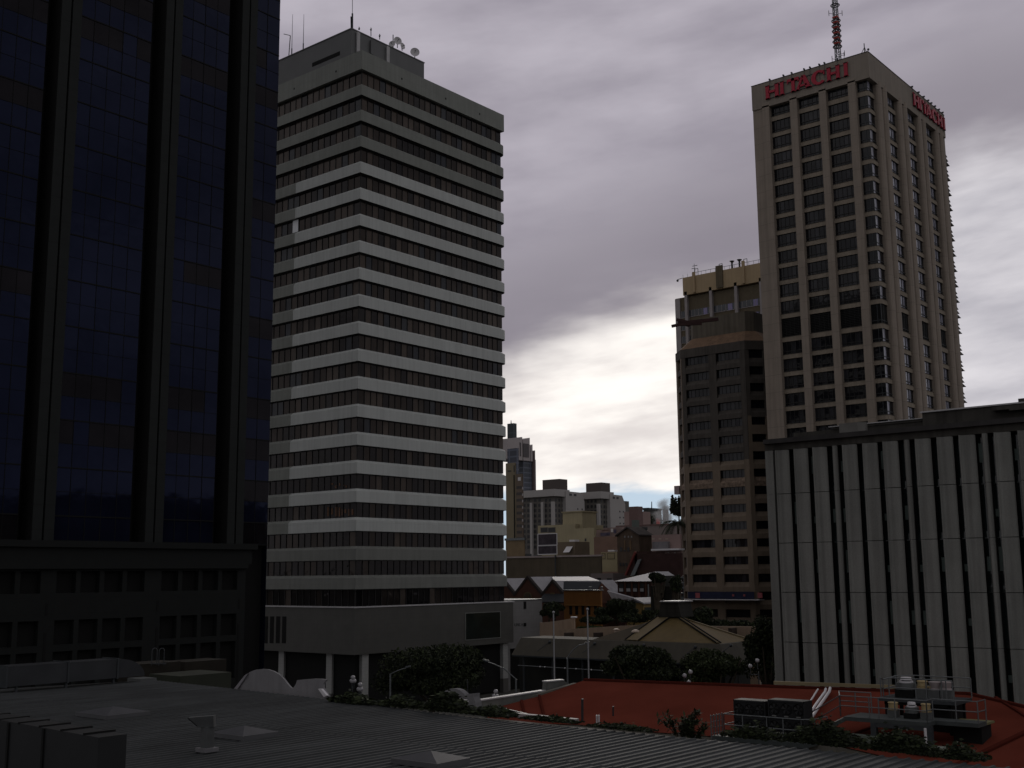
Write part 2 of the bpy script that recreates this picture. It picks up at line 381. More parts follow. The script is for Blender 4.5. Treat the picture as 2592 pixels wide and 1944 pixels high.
    for i in range(12): mb.box(109.2, 109.35, 120+i*2, 120.08+i*2, 0, 7)
    mb.box(109.4, 134, 119.1, 119.3, 0, 7.0); mb.box(109.4, 109.6, 119.1, 145, 0, 7)
    mb.build('lobby_glazing', M_dglass, t)
    return zt
PT = banded_tower()
# aerials and dishes on its plant room
def whip(x, y0, y1, D, label, r=.05, extra=None):
    a = onD(D, x, y1); b = onD(D, x, y0)
    mb = MB(); mb.tube((a.x, a.y, PT+.14), (a.x, a.y, PT+1.2), r*1.8, 6); mb.tube((a.x, a.y, PT+1.2), (a.x, a.y, b.z), r, 6, r2=r*.5)
    if extra: extra(mb, a, b)
    return solo('aerial', mb, M_dsteel, label, 'aerial', 'aerials on the banded tower roof')
def on_roofline(x):
    """depth to the plant-room's left top edge at image column x"""
    lo, hi = 115., 142.
    for _ in range(40):
        m = (lo+hi)/2; d = Vector((104.6, m, PT))-EYE; sx = 1296+FPX*d.dot(RT)/d.dot(FW)
        if sx > x: lo = m
        else: hi = m
    return (Vector((104.6, lo, PT))-EYE).dot(FW)
def on_rightline(x):
    lo, hi = 104.7, 122.
    for _ in range(40):
        m = (lo+hi)/2; d = Vector((m, 115.1, PT))-EYE; sx = 1296+FPX*d.dot(RT)/d.dot(FW)
        if sx < x: lo = m
        else: hi = m
    return (Vector((lo, 115.1, PT))-EYE).dot(FW)
def arm(mb, a, b):
    t_ = Vector((a.x, a.y, onD(on_roofline(733), 735, 90).z)); mb.tube(t_, onD(on_roofline(733), 718, 86), .05, 5)
whip(738.5, 28, 135, on_roofline(738), 'thin whip aerial standing tallest beside the bent one, far left of roof')
whip(767.5, 29, 122, on_roofline(767), 'thin whip aerial on the left roof edge, without any bend')
D_ = on_roofline(731); a = onD(D_, 731, 140)
mb = MB(); mb.tube((a.x, a.y, PT), onD(D_, 735, 90), .07, 6); mb.tube(onD(D_, 735, 90), onD(D_, 718, 86), .05, 6)
solo('aerial', mb, M_dsteel, 'bent aerial with a short side arm at the far left of the roof edge', 'aerial', 'aerials on the banded tower roof')
D_ = on_rightline(892)
mb = MB(); b0 = onD(D_, 892, 68); b0 = Vector((b0.x, b0.y, PT)); mb.tube(b0, onD(D_, 892, 34), .12, 6); mb.tube(onD(D_, 892, 34), onD(D_, 892, -4), .04, 6); mb.tube(onD(D_, 889, 72), onD(D_, 888.5, 42), .09, 6)
solo('aerial', mb, M_dsteel, 'double thick aerial rising from the near corner of the roof', 'aerial', 'aerials on the banded tower roof')
for x_, y0, y1, lb in ((909, 68, 76, 'short stub aerial next to the near roof corner'), (939, 70, 91, 'short aerial with a knob, in the middle of the right roof edge'), (961, 86, 100, 'low crossed aerial just left of the white dishes')):
    D_ = on_rightline(x_); mb = MB(); mb.tube(onD(D_, x_, y1), onD(D_, x_, y0), .06, 6); mb.tube(onD(D_, x_-2.5, y0+5), onD(D_, x_+2.5, y0+3), .05, 5); mb.ball(onD(D_, x_, y0+6), .13, 8, 6)
    solo('aerial', mb, M_dsteel, lb, 'aerial', 'aerials on the banded tower roof')
def dish(x, y, base, r, yawd, label):
    D_ = on_rightline(x); c = onD(D_, x, y)
    t = thing('satellite_dish', label, 'satellite dish', onD(D_, x, base), 'dishes on the banded tower roof')
    dn = Vector((math.cos(yawd), math.sin(yawd), .1)).normalized(); q = dn.to_track_quat('Z', 'Y')
    mb = MB(); n = 16; rings = []
    for k in range(5):
        rr = r*k/4; z = .28*r*(k/4)**2
        rings.append([c+q @ Vector((math.cos(2*PI*i/n)*rr, math.sin(2*PI*i/n)*rr, z)) for i in range(n)])
    for k in range(4):
        mb.idx(rings[k]+rings[k+1], [(i, (i+1) % n, n+(i+1) % n, n+i) for i in range(n)], 0, True)
        off = q @ Vector((0, 0, -.06)); mb.idx([p+off for p in rings[k]+rings[k+1]], [(n+i, n+(i+1) % n, (i+1) % n, i) for i in range(n)], 0, True)
    mb.build('reflector', M_paintw, t)
    mb = MB(); mb.tube(onD(D_, x, base), c-q @ Vector((0, 0, .1)), .07, 6); mb.build('mast', M_dsteel, t)
    mb = MB(); mb.tube(c, c+q @ Vector((0, 0, r*.8)), .035, 5); mb.ball(c+q @ Vector((0, 0, r*.85)), .08, 6, 5); mb.build('feed_horn', M_dsteel, t)
W = YAW+PI
dish(1006, 104, 121, .62, W+.5, 'white round dish on the tallest mast, upper of the clustered pair')
dish(993, 112, 122, .50, W-.3, 'white round dish low on the roof edge, lower left of the clustered pair')
dish(1018, 117, 128, .50, W+1.0, 'small white dish turned aside, between the clustered pair and the last one')
dish(1050, 133, 146, .70, W+.2, 'large white dish with dark centre, rightmost and nearest the roof step')
D_ = on_rightline(995); mb = MB(); mb.tube(onD(D_, 995, 120), onD(D_, 995, 88), .07, 6)
solo('aerial', mb, M_dsteel, 'plain dark post behind the clustered white dishes', 'aerial', 'aerials on the banded tower roof')

# ------------------------------------------------------------------ beige tower with red lettering
HX, HY = 212.13, 82.81
def beige_tower():
    t = thing('office_tower', 'tall beige concrete tower with vertical piers and red lettering under its flat parapet', 'office tower', (HX, HY, 0))
    Yl, Xr = 107.9, 254.35; TOP = 118.6
    rows = [(113.2, 111.06)]+[(110.05-3.52*(k-1), 110.05-3.52*(k-1)-2.62) for k in range(1, 13)]+[(67.80, 63.93)]+[(62.95-3.52*j, 62.95-3.52*j-2.62) for j in range(13)]
    # parapet
    mb = MB(); mb.box(HX-.55, Xr, HY-.55, Yl, 113.2, TOP); mb.build('parapet', M_beigep, t)
    mb = MB(); mb.box(HX-.62, Xr+.06, HY-.62, Yl+.06, TOP, TOP+.12); mb.build('coping', M_conc, t)
    # left blank strip
    mb = MB(); mb.box(HX-.3, HX+2, 105.65, Yl, 0, 113.2); mb.build('wall', M_beige, t)
    mb = MB(); mb.box(HX+1.2, Xr-.4, HY+1.2, Yl-.1, 0, 113.1); mb.build('core', M_black, t)
    # spandrels, one ring per floor
    for k, (zt, zb) in enumerate(rows):
        nz = rows[k+1][0] if k+1 < len(rows) else zb-1.0
        if zb < 2: break
        mb = MB()
        # slab edge with cut corner at the near angle
        c = .5
        poly = [(HX+.3, 105.6), (HX+.3, HY+c+.2), (HX+c+.2, HY+.22), (Xr-.3, HY+.22), (Xr-.3, HY+1.1), (HX+1.1, HY+1.1), (HX+1.1, 105.6)]
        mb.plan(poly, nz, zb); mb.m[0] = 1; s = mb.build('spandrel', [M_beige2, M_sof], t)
        mb = MB(); mb.plan([(HX+.22, 105.6), (HX+.22, HY+c+.2), (HX+c+.2, HY+.15), (Xr-.3, HY+.15), (Xr-.3, HY+.4), (HX+1.1, HY+.4), (HX+.6, HY+1.1), (HX+.6, 105.6)], zb, zb+.08); mb.build('sill', M_conc, s)
    # piers, left face
    for y0, y1 in ((104.1, 105.65), (97.85, 99.4), (91.5, 93.0), (85.25, 86.8)):
        mb = MB(); mb.box(HX-.55, HX+1.1, y0, y1, 0, 113.9)
        mb.box(HX-.62, HX-.5, y0-.08, y1+.08, 113.5, 113.95)
        mb.build('pier', M_beige, t)
    def rib(mb, x0, x1):
        P = [(x0, HY+1.1)]+[(x0+(x1-x0)*(.5-.5*math.cos(PI*i/6)), HY-.2-.55*math.sin(PI*i/6)) for i in range(7)]+[(x1, HY+1.1)]
        mb.prism([(p[0], p[1], 0) for p in P], (0, 0, 113.9))
    for x0, x1 in ((215.5, 220.6), (226.5, 231.4), (237.5, 242.1), (248.0, 252.9)):
        m_ = (x0+x1)/2; mb = MB(); rib(mb, x0, m_-.35); rib(mb, m_+.35, x1); mb.box(m_-.35, m_+.35, HY-.1, HY+.6, 0, 113.5); mb.build('pier', M_beige, t)
    mb = MB(); mb.box(252.9, Xr, HY-.3, HY+1, 0, 113.2); mb.build('wall', M_beige, t)
    rnd = random.Random(5)
    stuff = MB(); nwin = 0
    for k, (zt, zb) in enumerate(rows):
        if zt < 30: continue
        tall = abs(zt-67.8) < .01
        for y0, y1 in ((99.4, 104.1), (93.0, 97.85), (86.8, 91.5)):
            mb = MB(); fr = MB()
            n = 5
            for i in range(n):
                a, b = y0+(y1-y0)*i/n, y0+(y1-y0)*(i+1)/n
                dp = rnd.uniform(-.01, .01)
                mb.face([(HX+.6+dp, b, zb), (HX+.6-dp, a, zb), (HX+.6-dp, a, zt), (HX+.6+dp, b, zt)], 1 if rnd.random() < .3 and not tall else 0)
                if not tall or 1: fr.box(HX+.5, HX+.62, a-.045, a+.045, zb, zt)
            if not tall: fr.box(HX+.48, HX+.62, y0, y1, zb+.62, zb+.74)
            else:
                for q in range(11): fr.box(HX+.45, HX+.6, y0, y1, zb+.1+q*.34, zb+.2+q*.34)
            w = mb.build('window', [M_hglass if not tall else M_black, M_hglass2], t); fr.build('window_frame', M_mull if not tall else mat('dark louvre', (.016, .016, .016), .7), w)
        for ci, (x0, x1) in enumerate(((220.6, 226.5), (231.4, 237.5), (242.1, 248.0))):
            mb = stuff if ci == 2 else MB(); n = 5
            for i in range(n):
                a, b = x0+(x1-x0)*i/n, x0+(x1-x0)*(i+1)/n
                mb.face([(a, HY+.5, zb), (b, HY+.5, zb), (b, HY+.5, zt), (a, HY+.5, zt)], 2 if tall else 1 if i < 4 else 0)
                mb.box(a-.05, a+.05, HY+.4, HY+.52, zb, zt, 3)
            mb.box(x0, x1, HY+.38, HY+.52, zb+.62, zb+.74, 3)
            if ci < 2: mb.build('window', [M_hglass, M_hsky, M_black, M_dsteel], t)
        # wrap-around corner window
        mb = MB(); c = 1.9
        pts = [(HX+.45, 85.25), (HX+.45, HY+.45), (HX+1.7, HY+.45), (215.5, HY+.45)]
        for (a, b), mi in zip(zip(pts[:-1], pts[1:]), (0, 1, 0)):
            mb.face([(b[0], b[1], zb), (a[0], a[1], zb), (a[0], a[1], zt), (b[0], b[1], zt)][::-1], 2 if tall else mi if not tall else 0)
        o = mb.build('corner_window', [M_hglass, M_hsky, M_black], t)
        fr = MB()
        for p in pts[1:3]+[((HX+.45), 84.0)]: fr.box(p[0]-.07, p[0]+.05, p[1]-.05, p[1]+.05, zb, zt)
        fr.box(HX+.36, HX+.48, HY+.4, 85.25, zb+.6, zb+.72); fr.box(HX+.4, 215.5, HY+.36, HY+.44, zb+.6, zb+.72)
        fr.build('window_frame', M_dsteel, o)
    stuff.build('window', [M_hglass, M_hsky, M_black, M_dsteel], t, kind='stuff')
    # stepped sunshade hoods seen in profile on the far right side
    for k, (zt, zb) in enumerate(rows[1:20]):
        mb = MB()
        for j, ln in enumerate((2.3, 1.5, 1.0)):
            z_ = zb-.1+j*.85; mb.prism([(Xr-.1, HY-.28, z_-.12), (Xr+ln, HY-.28, z_), (Xr-.1, HY-.28, z_+.5)], (0, 1.5, 0))
        mb.build('sun_hood', M_conc, t)
beige_tower()
# sign letters
def glyph(ch):
    """convex pieces in a unit-high box; returns (pieces, width)"""
    s = .25
    if ch == 'I': return [[(0.04, 0), (s+.04, 0), (s+.04, 1), (0.04, 1)], [(0, 0), (s+.08, 0), (s+.08, .07), (0, .07)], [(0, .93), (s+.08, .93), (s+.08, 1), (0, 1)]], s+.08
    if ch == 'H':
        w = 1.0
        return [[(.04, 0), (s+.04, 0), (s+.04, 1), (.04, 1)], [(w-s-.04, 0), (w-.04, 0), (w-.04, 1), (w-s-.04, 1)], [(s, .42), (w-s, .42), (w-s, .58), (s, .58)],
                [(0, 0), (s+.08, 0), (s+.08, .07), (0, .07)], [(w-s-.08, 0), (w, 0), (w, .07), (w-s-.08, .07)], [(0, .93), (s+.08, .93), (s+.08, 1), (0, 1)], [(w-s-.08, .93), (w, .93), (w, 1), (w-s-.08, 1)]], w
    if ch == 'T':
        w = .95; c = w/2
        return [[(c-s/2, 0), (c+s/2, 0), (c+s/2, 1), (c-s/2, 1)], [(0, .80), (w, .80), (w, 1), (0, 1)], [(0, .68), (.07, .68), (.07, .8), (0, .8)], [(w-.07, .68), (w, .68), (w, .8), (w-.07, .8)], [(c-s/2-.06, 0), (c+s/2+.06, 0), (c+s/2+.06, .07), (c-s/2-.06, .07)]], w
    if ch == 'A':
        w = 1.15; c = w/2
        return [[(0.02, 0), (.20, 0), (c+.02, .95), (c-.12, 1)], [(w-.36, 0), (w-.02, 0), (c+.14, 1), (c-.14, 1)], [(.22, .22), (w-.3, .22), (w-.34, .34), (.28, .34)], [(0, 0), (.26, 0), (.26, .07), (0, .07)], [(w-.42, 0), (w, 0), (w, .07), (w-.42, .07)]], w
    if ch == 'C':
        P = []; cx, cy = .56, .5; n = 14
        for i in range(n):
            a0 = math.radians(42+276*i/n); a1 = math.radians(42+276*(i+1)/n)
            def o(a): return (cx+.56*math.cos(a), cy+.52*math.sin(a))
            def q(a): return (cx+.02+.27*math.cos(a), cy+.36*math.sin(a))
            P.append([q(a0), o(a0), o(a1), q(a1)])
        return P+[[(.90, .62), (.98, .62), (.98, .95), (.90, .90)]], 1.0
def red_sign(face, label):
    # spans of the seven letters along the facade
    spansY = [(104.6, 101.45), (101.25, 100.3), (99.6, 97.0), (97.7, 94.3), (94.25, 91.35), (90.95, 88.1), (87.35, 86.4)]
    z0, h = 114.65, 2.95
    if face == 0: loc = (HX-.9, 104.6, z0)
    else: loc = (234.6, HY-.9, z0)
    t = thing('wall_sign', label, 'sign', loc, 'red lettering signs on the beige tower')
    MR = mat('red sign face', (.36, .014, .038), .45, .1, 1); MRs = mat('red sign side', (.16, .01, .02), .5, .1)
    for ch, (a, b) in zip('HITACHI', spansY):
        pcs, w = glyph(ch); mb = MB(); L = a-b
        for p in pcs:
            if face == 0: P = [(HX-.95, a-u/w*L, z0+v*h) for u, v in p]; ext = (.25, 0, 0)
            else:
                sx0 = 234.6+(104.6-a)*(19.05/18.2); LL = L*19.05/18.2
                P = [(sx0+u/w*LL, HY-.95, z0+v*h) for u, v in p]; ext = (0, .25, 0)
            mb.prism(P, ext)
        mb.build('letter', MR, t)
    mb = MB()
    for zz in (z0+.1, z0+h-.35):
        if face == 0: mb.box(HX-.72, HX-.62, 86.5, 104.5, zz, zz+.12)
        else: mb.box(234.8, 253.6, HY-.72, HY-.62, zz, zz+.12)
    mb.build('rail', M_dsteel, t)
    for f in (.04, .21, .31, .46, .53, .64, .70, .85) if face == 0 else (.0, .2, .36, .5, .6, .72, .85, .97):
        mb = MB()
        if face == 0:
            y = 104.3-f*18.5; mb.box(HX-.9, HX-.35, y-.12, y+.12, 118.75, 119.05); mb.tube((HX-.75, y, 115.5), (HX-.75, y, 118.9), .04, 5)
        else:
            x = 234.7+f*19; mb.box(x-.12, x+.12, HY-.9, HY-.35, 118.75, 119.05); mb.tube((x, HY-.75, 115.5), (x, HY-.75, 118.9), .04, 5)
        mb.build('bracket', M_dsteel, t)
red_sign(0, 'red capital lettering on the left face of the beige tower, readable head on')
red_sign(1, 'red capital lettering on the right face of the beige tower, seen steeply foreshortened')
def mast():
    c = (220.1, 92.0); t = thing('lattice_mast', 'red and white lattice mast with stacked antenna rings on the beige tower roof', 'mast', (c[0], c[1], 118.7))
    MRm = mat('mast red', (.42, .06, .05), .6, .1); 
    z0 = 118.7; seg = 1.18
    for k in range(18):
        z = z0+k*seg; w = .46-.006*k
        mb = MB(); cs = [(c[0]+sx*w, c[1]+sy*w) for sx, sy in ((-1, -1), (1, -1), (1, 1), (-1, 1))]
        for i in range(4):
            mb.tube((*cs[i], z), (*cs[i], z+seg), .10, 6); j = (i+1) % 4
            mb.tube((*cs[i], z), (*cs[j], z+seg), .045, 5); mb.tube((*cs[i], z+seg), (*cs[j], z+seg), .06, 5)
        mb.build('mast_section', M_steel, t)
    for z in (126.3, 127.45, 128.6, 129.8, 130.95, 132.1):
        mb = MB(); mb.box(c[0]-.56, c[0]+.56, c[1]-.56, c[1]+.56, z, z+.28); mb.build('red_collar', MRm, t)
    for z in (125.7, 126.85, 128.0, 129.2, 130.35, 131.5, 135.0):
        mb = MB(); n = 20; R_ = .86
        P = [Vector((c[0]+math.cos(2*PI*i/n)*R_, c[1]+math.sin(2*PI*i/n)*R_, z+.05)) for i in range(n)]
        for i in range(n): mb.tube(P[i], P[(i+1) % n], .13, 6)
        for i in range(0, n, 5): mb.tube(P[i], (c[0], c[1], z+.05), .06, 5)
        mb.build('antenna_ring', M_dsteel, t)
    for z, s_ in ((123.9, 1), (123.1, -1), (124.3, 1.1), (133.3, 1.1), (133.3, -1.1)):
        mb = MB(); p = Vector((c[0]+.75*s_*RT.x*1.7, c[1]+.75*s_*RT.y*1.7, z)); mb.tube(p-Vector((0, 0, .6)), p+Vector((0, 0, .6)), .06, 6); mb.tube(p, (c[0], c[1], z-.3), .05, 5)
        mb.build('dipole', M_dsteel, t)
mast()
p = onD(231, 2187, 135); mb = MB(); mb.tube((HX+.2, HY+.4, 118.7), (HX+.2, HY+.4, 120.9), .09, 6); mb.tube((HX+.8, HY+.1, 118.7), (HX+.2, HY+.4, 120.2), .07, 5); mb.tube((HX-.3, HY+.9, 118.7), (HX+.2, HY+.4, 120.0), .07, 5); mb.ball((HX+.9, HY-.1, 119.7), .25, 8, 6)
solo('aerial', mb, M_dsteel, 'small tripod aerial on the near roof corner of the beige tower', 'aerial')

# ------------------------------------------------------------------ concrete block with vertical fins
def fin_block():
    X = 80.0; YL = 41.0; YR = 2.0
    t = thing('office_block', 'low concrete office block with tall vertical grey fins, cut by the right edge', 'office block', (X, YL, 0))
    mb = MB(); mb.box(X+.75, X+24, YR, YL-.1, 0, 26.6); mb.build('glazed_core', M_black, t)
    JZ = [26.1, 22.8, 19.15, 15.55, 11.95, 8.35, 4.75, 1.15, 0]
    # window slots between the fins: green-black panes, one strip each storey
    edges = []
    y = 40.2
    # (kind, start, end) along Y
    pan = [('corner', 41.0, 40.35)]
    base = 40.1
    step = 5.33
    for g_ in range(7):
        o = base-g_*step
        pan += [('w', o, o-1.03), ('w', o-1.52, o-2.55), ('w', o-3.02, o-4.05), ('n', o-4.48, o-4.85)]
    for k, a, b in pan:
        mb = MB()
        for j in range(8):
            zt = JZ[j]; zb = JZ[j+1]
            if k == 'w':
                # slab with a shallow rolled left edge and returns
                P = [(X+.02, a), (X-.30, a-.01), (X-.34, a-.06), (X-.33, a-.11), (X-.22, a-.17), (X-.15, a-.28), (X-.17, (a+b)/2), (X-.15, b+.24), (X-.06, b+.06), (X+.02, b)]
                mb.prism([(p[0], p[1], zb+.02) for p in P], (0, 0, zt-zb-.045))
            elif k == 'n':
                P = [(X+.1, a), (X-.05, a), (X-.2, a-.1), (X-.2, b+.1), (X-.05, b), (X+.1, b)]
                mb.prism([(p[0], p[1], zb+.02) for p in P], (0, 0, zt-zb-.03))
            else: mb.box(X-.1, X+1, a, b, zb+.01, zt)
        mb.build('fin', M_fins, t)
    slots = []
    for (k0, a0, b0), (k1, a1, b1) in zip(pan[:-1], pan[1:]): slots.append((b0, a1))
    rnd = random.Random(11)
    for (a, b) in slots:
        mb = MB()
        for j in range(8):
            zt = JZ[j]; zb = JZ[j+1]
            f = rnd.choice((.0, .35, .5, 1))
            mb.box(X+.45, X+.66, a, b, zb-.02, zb+.45, 0)
            if j == 0: mb.box(X+.55, X+.6, a, b, .3, 25.9, 0)
            if rnd.random() < .45: mb.box(X+.50, X+.54, a, b-.1 if rnd.random() < .5 else b, zb+1.4, zb+1.4+(zt-zb-2)*rnd.choice((.3, .6, 1)), 1)
        mb.build('slot_window', [M_dglass, mat('green blind', (.10, .13, .12), .6, .2)], t)
    # roof edge
    mb = MB(); mb.box(X-.45, X+24, YR, YL-.05, 26.6, 26.95); mb.build('cornice', mat('cornice', (.045, .042, .042), .8, .15, 1, streak=.2), t)
    mb = MB(); mb.box(X-.1, X+23, YR, YL, 26.1, 26.6); mb.build('soffit', M_conc, t)
    mb = MB(); mb.box(X+1.2, X+23, 29.3, 39.2, 26.95, 27.45); mb.box(X+1.1, X+23, 29.3, 36, 27.45, 27.62)
    mb.build('upstand', M_conc, t)
    mb = MB(); mb.box(X+.9, X+23, YR, 29.2, 26.95, 28.0); mb.build('plant_wall', M_conc, t)
    mb = MB(); mb.box(X+.75, X+23, YR, 29.3, 28.0, 28.10); mb.box(X+1.0, X+23, 29.25, 36.3, 27.62, 27.68); mb.build('flashing', M_flash, t)
    mb = MB(); mb.plan([(X+.2, 35.1), (X+.2, 33.7), (X+.6, 33.3), (X+1.1, 33.3), (X+1.1, 35.1)], 26.95, 27.7); mb.build('roof_vent', mat('grey concrete', (.16, .155, .145), .9, .15, 1), t)
    mb = MB(); mb.prism([(X+1.0, 24.4, 28.1), (X+1.0, 23.0, 27.5), (X+1.0, 23.0, 28.1)], (2, 0, 0)); mb.box(X+2, X+10, YR, 23.0, 28.1, 28.5)
    for i in range(5): mb.box(X+.1, X+.9, 24.2-i*1.1, 23.1-i*1.1, 27.6-.1*(i % 2), 27.85)
    mb.build('roof_lump', M_conc, t)
fin_block()

# ------------------------------------------------------------------ dark glass tower on the left
def dark_tower():
    Y = 85.0; XR = 67.8
    t = thing('glass_tower', 'very dark blue glass tower with paired granite piers, filling the left edge', 'glass tower', (XR, Y, 0))
    m = glass('mirror blue glass', (.0060, .0072, .0165), rough=.06, var=.3, wav=.015, spec=.22, tint=(.42, .5, 1.0))
    m2 = glass('mirror brown glass', (.007, .0062, .0075), rough=.07, var=.4, wav=.015, spec=.15, tint=(.75, .7, .8))
    ZB, ZT = 19.9, 132.0
    mb = MB(); mb.box(0, XR-.3, Y+1.6, Y+30, 0, ZT); mb.build('core', M_black, t)
    piers = [(45.1, 46.9, 44.1), (54.9, 56.6, 53.7), (63.1, 64.85, 61.85), (36.2, 38.0, 35.1), (27.3, 29.1, 26.2), (18.4, 20.2, 17.3)]
    bays = [(46.9, 53.7), (56.6, 61.85), (64.85, 67.8), (38.0, 44.1), (29.1, 35.1), (20.2, 26.2), (8, 17.3)]
    ZF = [59.69+3.78*k for k in range(-11, 20)]
    rnd = random.Random(2)
    for a, b in bays:
        mb = MB(); n = max(2, round((b-a)/1.32)); w = (b-a)/n
        mu = MB()
        for z in ZF:
            if z > ZT or z+3.78 < ZB: continue
            z0 = max(z, ZB); z1 = z+3.78
            brown = rnd.random() < .5
            zm = z+1.9
            for i in range(n):
                x0, x1 = a+w*i, a+w*(i+1)
                e = rnd.uniform(-.014, .014)
                mb.face([(x0, Y+e, z0), (x1, Y-e, z0), (x1, Y-e, max(z0, zm)), (x0, Y+e, max(z0, zm))], 0)
                mb.face([(x0, Y+e, max(z0, zm)), (x1, Y-e, max(z0, zm)), (x1, Y-e, z1), (x0, Y+e, z1)], 1 if brown and rnd.random() < .9 else 0)
                mu.box(x0-.02, x0+.02, Y-.03, Y+.04, z0, z1)
            mu.box(a, b, Y-.05, Y+.04, z0-.05, z0+.05)
            if zm > z0: mu.box(a, b, Y-.03, Y+.04, zm-.015, zm+.015)
        g_ = mb.build('glass_wall', [m, m2], t); mu.build('mullion', M_black, g_)
    mb = MB(); mb.box(XR-.02, XR, Y, Y+28, 0, ZT); mb.build('glass_wall', m, t)
    for a, b, s in piers:
        c = (a+b)/2
        mb = MB()
        for x0, x1 in ((a, c-.08), (c+.08, b)):
            mb.box(x0, x1, Y-.35, Y+.2, ZB-.4, ZT)
        mb.box(c-.08, c+.08, Y+.0, Y+.2, ZB-.4, ZT)
        mb.build('pier', M_granite, t)
        mb = MB(); mb.box(s, s+.02, Y, Y+1.6, ZB, ZT); mb.box(s, a, Y+1.5, Y+1.58, ZB, ZT); mb.box(a-.06, a-.02, Y-.3, Y+1.5, ZB, ZT)
        mb.build('recess', M_black, t)
    # podium
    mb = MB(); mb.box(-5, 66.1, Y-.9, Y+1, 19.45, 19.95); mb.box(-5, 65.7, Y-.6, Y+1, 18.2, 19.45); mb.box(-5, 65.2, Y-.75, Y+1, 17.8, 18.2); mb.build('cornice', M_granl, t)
    rowz = [(15.95, 17.62), (12.05, 13.9), (8.4, 11.55)]
    xs = []
    for o in (47.3, 56.25+.35, 38.3, 29.4, 20.5):
        w_ = 1.62
        for i in range(4): xs.append((o+i*2.03, o+i*2.03+w_))
    ymin = Y-.4
    # wall as piers and beams with real openings
    mb = MB()
    zb = [(17.62, 17.8), (13.9, 15.95), (11.55, 12.05), (0, 8.4)]
    for z0, z1 in zb: mb.box(-5, 65.2, ymin, Y+.6, z0, z1)
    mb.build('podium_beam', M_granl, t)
    xs2 = sorted(xs); prev = -5.0
    for a, b in xs2+[(65.2, 65.2)]:
        if a > prev and a > 18:
            mb = MB()
            mb.box(max(prev, 10), a, ymin+.003, Y+.6, 8.3, 17.7)
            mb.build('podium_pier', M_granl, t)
        prev = b
    for a, b in xs2:
        for z0, z1 in rowz:
            w = MB(); w.box(a, b, Y+.15, Y+.2, z0, z1); w.build('window', M_black, t)
    mb = MB()
    for a, b, s in piers:
        if a < 10: continue
        for z0, z1 in ((14.3, 15.2), (8, 13)): mb.box((a+b)/2-.1+.6, (a+b)/2+.1+.6, ymin-.02, ymin+.1, z0, z1)
    mb.build('reveal_slot', M_black, t)
    mb = MB(); mb.box(65.3, XR, Y+.7, Y+5, 0, 19.9); mb.build('corner_recess', M_black, t)
dark_tower()

